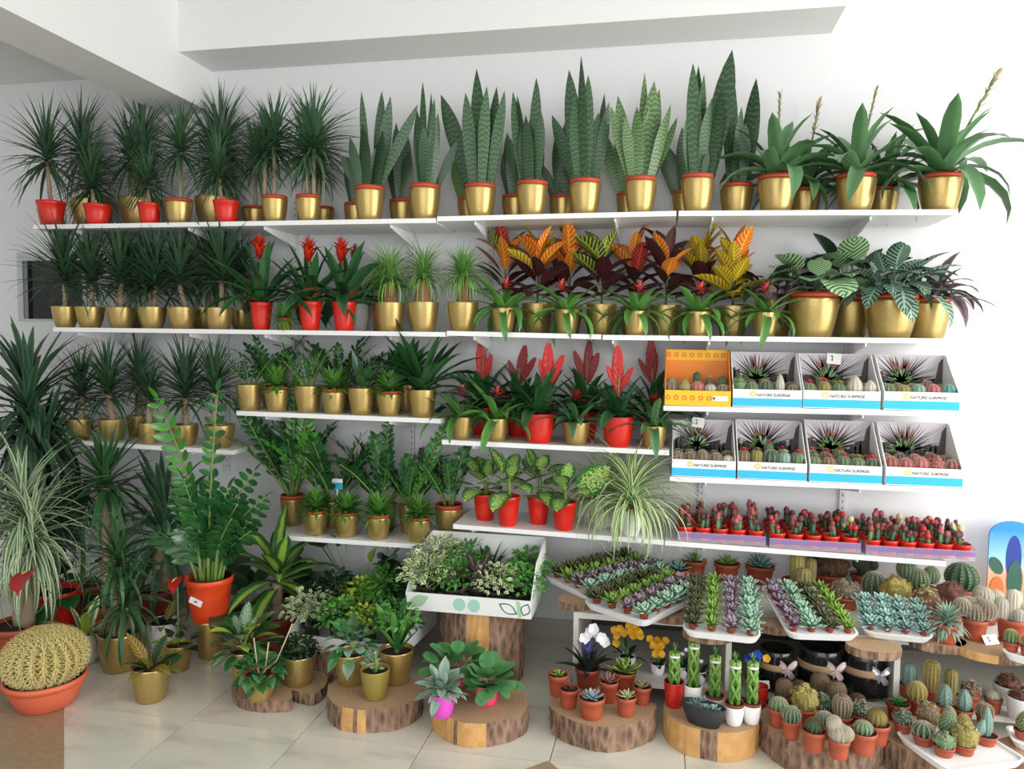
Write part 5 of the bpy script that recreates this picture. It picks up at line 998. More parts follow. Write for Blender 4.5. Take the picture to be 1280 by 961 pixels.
ca(BT, 1160, 793, 'terra', 34, 22, 'rusty brown crested cactus between the fuzzy group and the drooping plant', 'lump', CAC_BR, SP_Y, 18, 1.9, seed=4); ca(BT, 1191, 784, 'terra', 34, 24, 'reddish dark lumpy cactus behind the hairy ball cacti', 'lump', CAC_MR, SP_B, 20, 1.5, seed=5)
ca(BT, 1206, 762, 'terra', 40, 24, 'large dark green ball cactus with white dots against the wall', 'ball', CAC_D, SP_W, 20, 1.8, 13, k=4, spl=.1)
t = su(ZS, 1187, 806, 'terra', 27, 24, 'grey-green drooping finger-leaved succulent in terracotta pot on a wood slice', SILV, 10); me = crownmesh('droop', SILV, 120, .12, -30, 80, (.6, 1.8), .2, 'lance', 4, .6, .3); foliage(t, me, (0, 0, .055), 31 * mpp(t.location))
ca(ZS, 1222, 802, 'terra', 30, 26, 'cluster of hairy tan ball cacti in terracotta pot at the right', 'ball', CAC_T, SP_W, 11, 2.0, 16, spl=.22, more=[(-15, 2, 8, 10, 'ball', 2), (13, 0, 4, 11, 'ball', 2.2), (-4, 10, 10, 9, 'ball', 2), (8, 12, 10, 9, 'ball', 2)])
ca(BT, 1234, 782, 'brown', 40, 24, 'white woolly ball cacti in a dark pot behind the hairy tan cluster', 'ball', CAC_W, SP_W, 13, 1.9, 16, spl=.12, more=[(14, 2, 2, 10, 'ball', 2)])
ca(ZS, 1271, 806, 'terra', 38, 30, 'group of pale white column cacti with a price tag at the right edge', 'col', CAC_W, SP_W, 9, 4.6, 14, spl=.12, more=[(-13, 0, 0, 9, 'col', 3.4), (13, -4, 0, 9, 'col', 3.0), (4, -10, 0, 8, 'col', 2.4)])
p = onZ(1241, 806, ZS); card(p + Vector((0, .0, .001)), .05, .034, 'white price card lying tilted beside the hairy ball cacti', R(-6), R(12), back=-38); p = onY(1261, 781, -.50); card(p, .024, .042, 'small white price tag standing in the pale column cactus pot', 0, 0, 1)
O = onZ(1249, 823, ZS + .001); P = onZ(1330, 846, ZS + .001); t, M, w, d = tray3(O, P - O, Vector((.02, .10, 0)), 'white tray with two small green cacti at the right edge of the bench')
for i, (fx, lab) in enumerate(((.18, 'small green spiny cactus in the white tray at the right edge, left one'), (.46, 'small green spiny cactus in the white tray, cut by the right edge'))):
    q = O + (P - O) * fx + Vector((.02, .05, .0195)); o = root('cactus', q, lab, 'cactus'); part('pot', potmesh('terra'), o, sc=(.025, .025, .03)); part('soil', soilmesh(SOIL), o, (0, 0, .026), sc=.022); cactus_at(o, 'ball', CAC_G, SP_Y, .021, (0, 0, .025), ribs=11, hh=2.2)
# blue cactus picture
p = onZ(1266, 762, BT); t = root('cactus_picture', Vector((p.x + .02, -.10, BT + .0005)), 'blue arched cactus picture board standing against the wall at the right edge', 'picture board'); SK1 = NT('painted_sky', .35); sz = SK1.n('SeparateXYZ', {0: SK1.coord()}).outputs[2]; SK1.color(SK1.ramp(SK1.math('MULTIPLY', sz, 3.0), [(0, lin('E0905A')), (.35, lin('E8A884')), (.5, lin('9FD0EE')), (.9, lin('2A8AE0'))])); PB = plain('painted_blue_cactus', '1D3A94', .4); PG = plain('painted_green_cactus', '2F5A4C', .4); PO = plain('painted_orange_pot', 'D9703A', .4)
s = mpp(p); w2, hh = 27 * s, 106 * s; g = G(); pts = [(w2, 0)] + [(w2 * math.cos(R(a)) * (1 if a < 90 else 1), hh - w2 * .7 + w2 * .7 * math.sin(R(a))) for a in range(0, 181, 15)] + [(-w2, 0)]; flat(g, pts, 0, .012); part('board', g.mesh('board', SK1.m, False), t)
def pad(cx, cz, rx, rz, a, m, nm, y=-.0015):
    g = G(); flat(g, [(cx + rx * math.cos(q) * math.cos(a) - rz * math.sin(q) * math.sin(a), cz + rx * math.cos(q) * math.sin(a) + rz * math.sin(q) * math.cos(a)) for q in [2 * math.pi * k / 20 for k in range(20)]], y, .0014); part(nm, g.mesh(nm, m, False), t)
pad(2 * s, 58 * s, 9 * s, 30 * s, 0, PB, 'painted_pad'); pad(4 * s, 30 * s, 9 * s, 26 * s, 0, PG, 'painted_pad', -.003); pad(-18 * s, 48 * s, 7 * s, 12 * s, .5, PG, 'painted_pad', -.003); pad(22 * s, 66 * s, 7 * s, 10 * s, -.6, PG, 'painted_pad', -.003); pad(-16 * s, 18 * s, 8 * s, 16 * s, 0, PO, 'painted_pot', -.0035)
# ------------------------------------------------------------------ lower board: wrapped jars, orchids, small cacti
JAR = plain('dark_glass_jar', '1C1F1C', .12); RIB = plain('pale_pink_ribbon', 'CDB4B8', .35); RIBS = plain('silver_ribbon', 'B9BCC8', .25, .5); RAF = plain('tan_raffia_band', 'A98D6A', .8)
def bow(t, x, y, z, k, mat, nm='bow'):
    g = G()
    for a, L_ in ((35, .05), (145, .045), (-60, .06), (-115, .055)): leafgeo(g, L=L_ * k, W=.022 * k, bend=.8, shape='round', n=4, fold=.3, m=Matrix.Translation((x, y, z)) @ Matrix.Rotation(R(90), 4, 'X') @ Matrix.Rotation(R(a), 4, 'Z'))
    part(nm, g.mesh(nm, mat), t)
for x, yb, w, h, m, lab in ((972, 873, 46, 56, RIB, 'dark wrapped jar with a faint pink bow, leftmost of three under the bench'), (1030, 878, 56, 62, RIB, 'dark wrapped jar with tan band and pink ribbon, middle of three under the bench'), (1086, 884, 56, 62, RIBS, 'dark wrapped jar with a silver ribbon bow, rightmost of three under the bench')):
    p = onZ(x, yb - 4, BL); s = mpp(p); r = w * s / 2; p.y += r; p.z = BL + .0005; t = root('wrapped_jar', p, lab, 'gift jar'); h *= s
    g = G(); lathe(g, [(r * .8, 0), (r, h * .12), (r * 1.02, h * .6), (r * .86, h * .8), (r * .9, h * .92), (r * .84, h * .94), (r * .8, h * .7)], 20); part('jar', g.mesh('jar', JAR), t); g = G(); lathe(g, [(r * 1.03, h * .52), (r * 1.05, h * .56), (r * 1.05, h * .62), (r * 1.03, h * .66)], 20); part('band', g.mesh('band', RAF), t); bow(t, r * .45, -r * 1.02, h * .62, 1, m)
YELF = leafmat('yellow_petal', 'E0A416', 'F2C63A', rough=.5, var=.15); WHF = leafmat('white_petal', 'E8E6EA', 'F5F4F6', rough=.5, var=.1); BLF = leafmat('blue_petal', '1C3FA8', '2F5FD0', rough=.5)
def blooms(t, pts, r, mat, nm='bloom'):
    me = cached(('bloom', mat.name), lambda: (lambda g: ([leafgeo(g, L=1, W=.9, bend=-.3, shape='round', n=5, fold=.2, m=rotm(R(72 * k), R(15))) for k in range(5)], g.mesh('bloom', mat))[-1])(G()))
    for x, z in pts: part(nm, me, t, (x, -.02 + RG.uniform(-.012, .012), z), (R(80) + RG.uniform(-.4, .4), RG.uniform(-.3, .3), RG.uniform(-.5, .5)), r)
def orchid(x, yb, pot, w, h, label, mat, pts, r, lmat=BROADD, L=34):
    t, s, rr, z = new('orchid', 'orchid', BL, x, yb, pot, w, h, label); g = G(); tube(g, [(0, 0, z), (-.004, -.005, z + .03), (pts[0][0] * s, -.012, z + pts[0][1] * s)], .0025, 5); part('flower_stalk', g.mesh('flower_stalk', STEM), t)
    rosette_leaves(t, z, L * s, 8 * s, lmat, 7, 15, 70, (.6, 1.2), 'lance', .008); blooms(t, [(a * s, z + b * s) for a, b in pts], r * s, mat)
orchid(783, 842, 'white', 22, 20, 'yellow-flowered plant with an arched flower bunch under the left bench end', YELF, [(-14, 30), (-8, 40), (2, 43), (11, 40), (16, 31), (-13, 20), (-4, 33), (8, 30), (-17, 37), (5, 36), (14, 36)], 6); orchid(822, 845, 'white', 18, 14, 'plant with a hanging yellow flower bunch in small white pot', YELF, [(-5, 30), (6, 30), (0, 24), (-3, 16), (4, 15), (0, 34), (10, 34), (-10, 34), (3, 27), (-8, 26)], 5.5, L=16)
orchid(853, 848, 'white', 16, 14, 'small white pot with dark leaves behind the braided plants', BROADD and WHF, [(0, 20), (4, 26)], 3, L=26); orchid(876, 854, 'white', 13, 14, 'tiny white pot with dark leaves beside the bench upright', WHF, [(0, 16)], 3, L=20)
orchid(944, 868, 'black', 22, 16, 'blue-flowered plant with a price card in front under the bench', BLF, [(-4, 24), (4, 28), (-8, 30), (3, 20)], 8, L=30) if 0 else None
t, s, rr, z = new('orchid', 'orchid', BL, 944, 866, 'olive', 26, 14, 'plant with a blue flower and dark leaves under the bench, behind a price card'); rosette_leaves(t, z, 30 * s, 9 * s, BROADD, 8, 20, 75, (.5, 1.0), 'lance', .008); blooms(t, [(-6 * s, z + 30 * s), (0, z + 34 * s), (-2 * s, z + 27 * s)], 9 * s, BLF); blooms(t, [(12 * s, z + 32 * s)], 6 * s, YELF, 'yellow_bloom')
p = onZ(953, 872, BL); card(Vector((p.x, p.y + .01, BL + .03)), .055, .028, 'white price card in front of the blue-flowered plant under the bench', 0, R(8), back=-25)
for x, yb, w, h, kw, lab in ((1138, 874, 24, 16, dict(form='col', mat=CAC_B, r=9, hh=3.4, ribs=9), 'blue-green ribbed column cactus on the lower bench board, leftmost'), (1166, 880, 22, 17, dict(form='col', mat=CAC_Y, sp=SP_Y, r=8, hh=4.8, spl=.35), 'tall yellow-spined column cactus on the lower bench board'), (1190, 886, 20, 17, dict(form='col', mat=CAC_Y, r=7.5, hh=4.6, spl=.12), 'smooth yellowish column cactus on the lower bench board'),
        (1215, 888, 21, 18, dict(form='lump', mat=CAC_BR, sp=SP_W, r=11, hh=1.7), 'clumped brown cactus with white top in terracotta pot, lower board'), (1244, 893, 21, 18, dict(form='ball', mat=CAC_W, sp=SP_W, r=8, hh=1.4), 'small white-tipped cactus in terracotta pot beside the white bowls')):
    ca(BL, x, yb, 'terra', w, h, lab, **kw)
ca(BL, 1281, 905, 'white', 34, 30, 'wide white bowl with a low reddish cactus, lower board right edge', 'lump', CAC_MR, SP_B, 12, .9); ca(BL, 1266, 884, 'white', 36, 24, 'pale bowl with dark reddish cactus behind the white one, right edge', 'lump', CAC_MR, SP_B, 13, 1.2, seed=2)
# ------------------------------------------------------------------ slice with terracotta succulents (under the left bench end)
z4, z5, z6 = H4 + .0015, H5 + .0015, H6 + .0015
t = su(z4, 696, 872, 'terra', 26, 27, 'bright green rosette with white edge in terracotta pot, far left of its wood slice', LIMES, 13, 'loose')
su(z4, 710, 887, 'terra', 25, 24, 'dark red-leaved succulent in terracotta pot, left front of its wood slice', MAROON, 17, 'star'); su(z4, 738, 901, 'terra', 34, 26, 'blue-grey echeveria in bright terracotta pot at the front of its wood slice', BLUES, 18, 'tight')
su(z4, 782, 897, 'terra', 26, 24, 'cream-edged green rosette in small terracotta pot, right front of its slice', CREAMS, 17, 'aloe'); su(z4, 760, 880, 'terra', 24, 26, 'taupe pointed-leaf rosette in terracotta pot, middle of its wood slice', TAUPE, 20, 'star')
su(z4, 802, 882, 'terra', 24, 22, 'pale cream and green succulent in terracotta pot, right back of its slice', CREAMS, 14, 'star')
t, s, rr, z = new('orchid', 'potted plant', z4, 733, 862, 'brown', 32, 24, 'dark spiky-leaved plant with white and blue-violet flowers in brown pot'); rosette_leaves(t, z, 46 * s, 9 * s, leafmat('near_black_leaf', '16221C', '24342A'), 18, 15, 85, (.2, .9), 'lance', .01)
blooms(t, [(2 * s, z + 50 * s), (14 * s, z + 44 * s), (-4 * s, z + 42 * s), (22 * s, z + 40 * s), (8 * s, z + 56 * s), (10 * s, z + 50 * s), (18 * s, z + 47 * s)], 8 * s, WHF, 'white_bloom'); m = leaf(leafmat('violet_petal', '4A4A8E', '6A6AA8'), L=1, W=.2, bend=.2, shape='lance', n=4, fold=.3)
for k in range(6): partm('violet_bract', m, t, rotm(k * 1.1, R(60 + 3 * k), (-.005, -.01, z + 14 * s), 30 * s))
t = su(z4, 779, 864, 'terra', 32, 22, 'large bright green rosette in wide terracotta pot below the yellow flowers', LIMES, 28, 'loose')
# ------------------------------------------------------------------ braided plants and black bowl
def braid(x, yb, pot, w, h, H, label):
    t, s, r, z = new('braided_bamboo', 'braided plant', z5, x, yb, pot, w, h, label); g = G(); Hm = H * s; R_ = 5.2 * s
    for k in range(6):
        sd = 1 if k % 2 else -1; tube(g, [((R_ * math.cos(k * 1.047 + sd * 5.5 * i / 12)), R_ * .8 * math.sin(k * 1.047 + sd * 5.5 * i / 12), z - .004 + Hm * i / 12) for i in range(13)], 2.3 * s, 6)
    part('braided_stems', g.mesh('braided_stems', leafmat('braid_green', '4C7A2E', '7CA04A', 'along')), t); m = leaf(BROML, L=1, W=.2, bend=.2, shape='lance', n=3, fold=.3)
    for k in range(7): partm('leaf', m, t, rotm(k * 2.4, R(60 + k * 3), (0, 0, z + Hm * .97), 13 * s))
    g = G(); lathe(g, [(R_ * 1.35, -.003), (R_ * 1.4, 0), (R_ * 1.35, .003)], 14); part('tie', g.mesh('tie', WHITE), t, (0, 0, z + Hm * .86))
braid(842, 886, 'redglass', 25, 32, 42, 'braided green stems in a dark red glazed pot'); braid(866, 888, 'white', 23, 30, 60, 'braided green stems behind the black bowl, second from left'); braid(893, 895, 'whiterim', 25, 24, 52, 'thick braided green stems right behind the black bowl')
braid(918, 909, 'whiterim', 25, 28, 56, 'braided stems in white pot, left one of the front pair'); braid(940, 907, 'whiterim', 23, 27, 54, 'braided stems in white pot, right one of the front pair')
t = root('glazed_pot', spot(z5, 950, 884, 22)[0], 'empty dark red pot at the back right of the braided plants', 'pot'); part('pot', potmesh('redglass'), t, sc=(.03, .03, .07))
p = onZ(880, 915, z5); s = mpp(p); t = root('succulent_bowl', p + Vector((0, .055, .0005)), 'dark stone boat-shaped bowl with two blue-green succulents and white gravel', 'succulent', rz=R(-22)); bl = plain('dark_stone', '2C2E30', .7, var=.25, bump=.4)
g = G(); lathe(g, [(.55, 0), (.7, .02), (.9, .5), (1, 1), (.93, 1), (.9, .8), (.001, .8)], 28); part('bowl', g.mesh('bowl', bl), t, sc=(29 * s, 14 * s, 26 * s)); part('gravel', soilmesh(plain('white_gravel', 'C9C7C0', .9, var=.4, nscale=160, bump=1)), t, (0, 0, 21 * s), sc=(26 * s, 12 * s, .03))
for dx, dz, rr, f in ((-12, 0, 15, 'star'), (13, 0, 12, 'ech'), (-3, 8, 11, 'star'), (2, 0, 9, 'ech')): add_rosette(t, BLUEG, rr * s, 21 * s, f).location = (dx * s, 0, (21 + dz) * s)
# ------------------------------------------------------------------ small cacti on the barky slice
for x, yb, pot, w, h, kw, lab in (
 (974, 911, 'terra', 25, 23, dict(form='ball', mat=CAC_G, r=11, hh=1.5), 'low green cactus in terracotta pot, leftmost on the crowded slice'), (990, 925, 'terra', 24, 22, dict(form='ball', mat=CAC_D, r=11, hh=1.9, ribs=14), 'bright green cactus with white dots in terracotta pot, left front of the slice'),
 (1019, 942, 'terra', 30, 26, dict(form='ball', mat=CAC_D, sp=SP_B, r=11, hh=1.7), 'flattened dark green cactus in terracotta pot at the front of the crowded slice'), (1050, 951, 'terra', 27, 24, dict(form='ball', mat=CAC_W, r=11, hh=2, spl=.3, k=8, more=[(-6, 0, 14, 8, 'ball', 2.2), (8, -2, 4, 8, 'ball', 2)]), 'white woolly cactus cluster in terracotta pot at the front of the crowded slice'),
 (1081, 946, 'terra', 34, 28, dict(form='ball', mat=CAC_G, r=11, hh=1.5), 'small green cactus in a wide terracotta pot, right front of the slice'), (1098, 934, 'terra', 32, 26, dict(form='ball', mat=CAC_Y, sp=SP_B, r=12, hh=1.8), 'yellow-brown ball cactus in terracotta pot, right end of the slice'),
 (1007, 908, 'terra', 30, 20, dict(form='lump', mat=CAC_Y, sp=SP_Y, r=16, hh=1.8), 'yellow lumpy crested cactus in the middle of the crowded slice'), (981, 890, 'terra', 24, 18, dict(form='col', mat=CAC_T, sp=SP_B, r=10, hh=2.4, ribs=16), 'tan column cactus at the back left of the crowded slice'),
 (1000, 884, 'terra', 26, 18, dict(form='ball', mat=CAC_BR, sp=SP_B, r=10, hh=1.5), 'brown cactus in terracotta pot at the very back of the slice'), (1026, 886, 'terra', 26, 18, dict(form='col', mat=CAC_T, sp=SP_B, r=11, hh=2.5, ribs=16), 'thick tan column cactus at the back of the crowded slice'),
 (1047, 899, 'terra', 26, 18, dict(form='col', mat=CAC_T, sp=SP_B, r=11, hh=2.7, ribs=16), 'tan barrel column behind the nearer tan one on the slice'), (1054, 915, 'terra', 26, 18, dict(form='col', mat=CAC_T, sp=SP_W, r=11, hh=2.6, ribs=16), 'tan column cactus in the centre of the crowded slice, nearer of two'),
 (1029, 904, 'terra', 26, 16, dict(form='lump', mat=CAC_D, sp=SP_W, r=11, hh=1.7), 'grey-green clumped cactus with a pale tip, centre of the slice'), (1032, 924, 'terra', 26, 16, dict(form='ball', mat=CAC_D, sp=SP_W, r=11, hh=1.6, ribs=18), 'dark spiny ball cactus between the yellow lump and the white woolly one'),
 (1079, 915, 'brown', 32, 20, dict(form='lump', mat=CAC_D, sp=SP_W, r=12, hh=1.4, seed=2), 'dark grey-green cactus in brown pot, right back of the slice'), (1073, 895, 'terra', 22, 16, dict(form='ball', mat=CAC_BR, sp=SP_B, r=9, hh=1.3), 'reddish pot with a low dark cactus behind the tan columns')):
    ca(z6, x, yb, pot, w, h, lab, **kw)
# ------------------------------------------------------------------ tray of mixed cacti at the right
z7 = H7 + .002; O = onZ(1116, 916, z7 + .02); FRc = onZ(1186, 966, z7 + .02); BRc = onZ(1256, 936, z7 + .02); O.z = FRc.z = BRc.z = z7; tray3(O, FRc - O, (BRc - FRc), 'white tray of mixed cacti on the right wood slice')
zt = z7 + .0185
for x, yb, pot, w, h, kw, lab in (
 (1131, 918, 'terra', 23, 12, dict(form='lump', mat=CAC_D, r=11, hh=1.5), 'dark green low cactus at the left corner of the mixed cactus tray'), (1157, 934, 'terra', 27, 12, dict(form='ball', mat=CAC_D, r=13, hh=1.4), 'green flat cactus with red dots, left front of the mixed cactus tray'),
 (1183, 948, 'terra', 26, 12, dict(form='lump', mat=CAC_G, r=12, hh=1.5), 'bright green clump in the front corner of the mixed cactus tray'), (1209, 946, 'terra', 25, 12, dict(form='lump', mat=CAC_Y, sp=SP_Y, r=14, hh=2.1), 'yellow-green lumpy cactus at the front of the mixed cactus tray'),
 (1187, 934, 'terra', 24, 12, dict(form='pad', mat=CAC_G, r=11, hh=3.2, more=[(2, 2, 22, 7, 'pad', 2.4)]), 'large round prickly pear pad in the middle of the mixed cactus tray'), (1236, 934, 'terra', 26, 12, dict(form='pad', mat=CAC_B, r=7, hh=5.6, ribs=9, more=[(-10, 0, 0, 6, 'pad', 4.2, -.3)]), 'pair of pale striped leaning columns at the right of the mixed tray'),
 (1162, 916, 'terra', 24, 12, dict(form='lump', mat=CAC_T, sp=SP_Y, r=12, hh=2.2), 'tan woolly lumpy cactus at the back left of the mixed tray'), (1207, 928, 'terra', 22, 12, dict(form='pad', mat=CAC_Y, sp=SP_Y, r=10, hh=2.4), 'yellowish cactus at the back of the mixed cactus tray')):
    ca(zt, x, yb, pot, w, h, lab, **kw)
for x, yb, pot, w, h, kw, lab in (
 (1183, 900, 'terra', 22, 16, dict(form='pad', mat=CAC_B, r=10, hh=3.0, ribs=9), 'pale blue-green egg-shaped cactus behind the mixed cactus tray'), (1207, 905, 'terra', 22, 16, dict(form='pad', mat=CAC_B, r=9, hh=3.2, ribs=8), 'white-striped green cactus behind the mixed cactus tray'),
 (1233, 909, 'brown', 20, 14, dict(form='ball', mat=CAC_T, r=10, hh=1.6), 'grey-tan cactus behind the striped columns of the mixed tray'), (1148, 896, 'brown', 24, 20, dict(form='ball', mat=CAC_Y, sp=SP_Y, r=11, hh=2.2, spl=.2), 'golden-spined ball cactus beside the green spiky rosette')):
    ca(H7 + .0015, x, yb, pot, w, h, lab, **kw)
su(H7 + .0015, 1125, 904, 'brown', 28, 22, 'bright green spiky rosette in brown pot between the two right slices', ZZL, 17, 'aloe')
O = onZ(1266, 938, H7 + .002); tray3(O, Vector((.22, -.04, 0)), Vector((.05, .12, 0)), 'white tray with one green cactus cut by the right photo edge'); q = O + Vector((.055, .055, .019)); o = root('cactus', q, 'green cactus in a white tray cut by the right photo edge', 'cactus'); part('pot', potmesh('terra'), o, sc=(.032, .032, .03)); part('soil', soilmesh(SOIL), o, (0, 0, .026), sc=.028); cactus_at(o, 'pad', CAC_G, SP_Y, .026, (0, 0, .025), ribs=11, hh=2.6)
# ------------------------------------------------------------------ pink pots
z1, z2, z3 = H1 + .0015, H2 + .0015, H3 + .0015
broad(z3, 606, 884, 'pink', 33, 26, 'plant with round matte green leaves in pink pot, right front of its slice', ROUND, 42, 43, 22, 16, 84, (.5, 1.4), 'round', .4, fold=.1)
broad(z3, 567, 866, 'pink', 32, 26, 'plant with round green leaves in pink pot, behind the magenta one', ROUND, 34, 50, 22, 22, 84, (.4, 1.3), 'round', .5, fold=.1)
broad(z3, 549, 900, 'magenta', 34, 31, 'plant with silvery felted leaves in bulbous magenta pot', SILV, 46, 36, 13, 0, 84, (.3, 1.2), 'oval', .15, stem=10)
# ------------------------------------------------------------------ three gold pots on the second slice
broad(z2, 433, 859, 'gold', 43, 40, 'ivy with pale-edged lobed leaves in gold pot, left on the second slice', (BROAD, ROUND, SILV), 52, 40, 16, -10, 84, (.6, 1.5), 'heart', .4, stem=18)
t = broad(z2, 490, 858, 'gold', 44, 42, 'plant with thick upright green stems in gold pot, right on the second slice', (BROAD, TUFT), 18, 52, 11, 55, 88, (.1, .5), 'strap', 0, stem=22); s = mpp(t.location)
foliage(t, bushmesh('b', IVYG, 160, .4, 1, 1, .9, 'oval', .26), (0, 0, 75 * s), 30 * s)
t = broad(z2, 464, 877, 'olive', 37, 37, 'tiny silvery seedling in matt olive-gold pot, front of the second slice', SILV, 9, 14, 7, 10, 80, (.2, .8), 'oval', .3, stem=22, rr=.05)
# ------------------------------------------------------------------ three gold pots on the notched slice
broad(z1, 318, 879, 'goldrim', 38, 34, 'peperomia with puckered heart leaves in red-rimmed gold pot, notched slice', (BROAD, ROUND), 60, 38, 19, -15, 80, (.6, 1.7), 'heart', .5, fold=.35)
p = spot(z1, 318, 879, 38)[0]; t2 = [o for o in COL.objects if o.get('label', '').startswith('peperomia')][0]; s = mpp(p); g = G()
for a, b_ in ((-6, 62), (14, 58), (46, 84)): tube(g, [(0, 0, 30 * s), (a * .5 * s, 0, b_ * .6 * s), (a * s, -.01, (b_ + 16) * s)], [.0025, .002, .0028], 5)
part('flower_spikes', g.mesh('flower_spikes', plain('tan_flower_spike', 'C4B08A', .6)), t2)
bush(z1, 366, 860, 'gold', 44, 38, 'plant with small fleshy dark leaves in gold pot, right on the notched slice', BROADD, 25, 260, .6, L=.3, lift=.3)
broad(z1, 298, 852, 'gold', 34, 36, 'marbled leafy plant in gold pot at the back of the notched slice', (BROAD, AGLA, BROAD, AGLA, BROAD, LIME), 48, 54, 18, 0, 84, (.5, 1.3), 'oval', .3, stem=14)
# ------------------------------------------------------------------ floor plants at the left
F0 = .0015
p, s = spot(F0, 255, 825, 36); t = root('gold_pot', p, 'gold pot standing on the floor underneath the orange-red zz plant pot', 'pot'); zg = 48 * s; part('pot', potmesh('gold'), t, sc=(18.5 * s, 18.5 * s, zg)); g = G(); lathe(g, [(16.5 * s, .88 * zg), (16.5 * s, zg)], 24); part('inner_lid', g.mesh('inner_lid', SOIL), t)
t = root('zz_plant', p + Vector((0, 0, zg + .001)), 'tall zz plant in orange-red plastic pot with price sticker, set on a gold pot', 'zz plant'); s = mpp(t.location); z = add_pot(t, 'orange', 29 * s, 54 * s, BARKC)
LF = {m.name: leaf(m, L=1, W=.46, bend=.35, shape='oval', n=6, fold=.2) for m in (ZZ, ZZL)}
def big_frond(dx, hh, mat, nl=9, bow_=.12, dy=-.03, ll=.062, b0=(0, 0)):
    g = G(); a = Vector((b0[0] * s, b0[1], z - .003)); b = Vector((dx * s, dy, z + hh * s)); side = Vector((1 if dx >= 0 else -1, 0, 0)); N = 10; pts = [a.lerp(b, i / N) + side * (-bow_ * math.sin(math.pi * i / N) * abs(dx) * s) + Vector((0, 0, .02 * math.sin(math.pi * i / N))) for i in range(N + 1)]
    tube(g, pts, [.0085 - .0062 * i / N for i in range(N + 1)], 6); f = part('frond', g.mesh('frond', STEM), t)
    for j in range(nl):
        q = .3 + .7 * (j + .5) / nl; i = min(N - 1, int(q * N)); c = pts[i].lerp(pts[i + 1], q * N - i); d = (pts[i + 1] - pts[i]).normalized(); w_ = Vector((1, RG.uniform(.0, .5), 0)); w_ = (w_ - d * w_.dot(d)).normalized()
        for sd in (-1, 1):
            l = (d * RG.uniform(.5, .8) + w_ * sd + Vector((0, -RG.uniform(.1, .5), 0))).normalized(); up = l.cross(d).normalized() * (1 if sd < 0 else -1); yy = up.cross(l)
            partm('leaflet', LF[mat.name], f, Matrix.Translation(c) @ Matrix((l, yy, up)).transposed().to_4x4() @ Matrix.Scale(ll * RG.uniform(.85, 1.15) * (1 - .3 * (q > .9)), 4))
    l = (pts[-1] - pts[-2]).normalized(); partm('leaflet', LF[mat.name], f, Matrix.Translation(pts[-1]) @ l.to_track_quat('X', 'Z').to_matrix().to_4x4() @ Matrix.Scale(ll, 4))
big_frond(-62, 224, ZZL, 11, .25, -.03, .078, (-8, -.02)); big_frond(22, 238, ZZ, 10, .1, -.04, .062, (2, -.02)); big_frond(60, 140, ZZ, 10, .2, .02, .064, (8, 0)); big_frond(82, 112, ZZ, 9, .2, -.03, .064, (10, 0)); big_frond(-4, 176, ZZL, 9, .1, .05, .045)
for i, (dx, hh) in enumerate(((-38, 110), (30, 118), (48, 88), (-50, 80), (8, 124), (-18, 130), (64, 70), (-66, 62), (40, 60), (-30, 70), (16, 92), (-8, 78), (26, 64), (-44, 100), (52, 104), (70, 92), (-20, 56), (0, 108))): big_frond(dx, hh, ZZ, 7, .15, RG.uniform(-.1, .09), .07, (dx * .2, RG.uniform(-.02, .02)))
card_ = G(); M = Matrix.Translation((-1 * s, -29 * s * .88, 30 * s)) @ Matrix.Rotation(R(20), 4, 'Y') @ Matrix.Rotation(R(-8), 4, 'X'); card_.box((-.03, -.006, -.013), (.03, -.004, .013), M); st = part('price_sticker', card_.mesh('price_sticker', CARD, False), t); g = G(); g.box((-.01, -.0066, -.003), (.008, -.0061, .001), M); g.box((.0, -.0066, -.003), (.004, -.0061, .006), M); part('ink_mark', g.mesh('ink_mark', INK, False), st)
broad(F0, 178, 881, 'gold', 47, 44, 'croton with bronze and yellow-veined pointed leaves in front gold pot', (CRV, BRZ, CRV, BROADD), 12, 64, 19, 12, 78, (.4, 1.0), 'lance', .08, name='croton', cat='croton', rr=.15)
t = broad(F0, 216, 841, 'gold', 33, 33, 'anthurium with a single red flower on a tall stem, small gold pot', (BROADD, LIME, BROAD), 11, 38, 20, 10, 78, (.5, 1.2), 'heart', .45, name='anthurium', cat='anthurium')
def spathe(t, x, zz, sz, z0, tilt=.5, fy=-.02):
    s = mpp(t.location); g = G(); tube(g, [(0, 0, z0), (x * .6 * s, fy * .5, zz * .6 * s), (x * s, fy, zz * s)], .0022, 5); st = part('flower_stem', g.mesh('flower_stem', STEM), t)
    M = Matrix.Translation((x * s, fy, zz * s)) @ Matrix.Rotation(R(-75), 4, 'Z') @ Matrix.Rotation(tilt, 4, 'Y') @ Matrix.Rotation(.4, 4, 'X'); partm('red_spathe', leaf(REDFL, L=1, W=.85, bend=.5, shape='heart', n=7, fold=.25), st, M @ Matrix.Scale(sz * s, 4)); g = G(); tube(g, [(0, 0, 0), (.02, 0, .012), (.038, 0, .016)], [.004, .0035, .002], 6); partm('spadix', g.mesh('spadix', plain('spadix_yellow', 'D9B65A', .6)), st, M)
spathe(t, 4, 118, 24, .06)
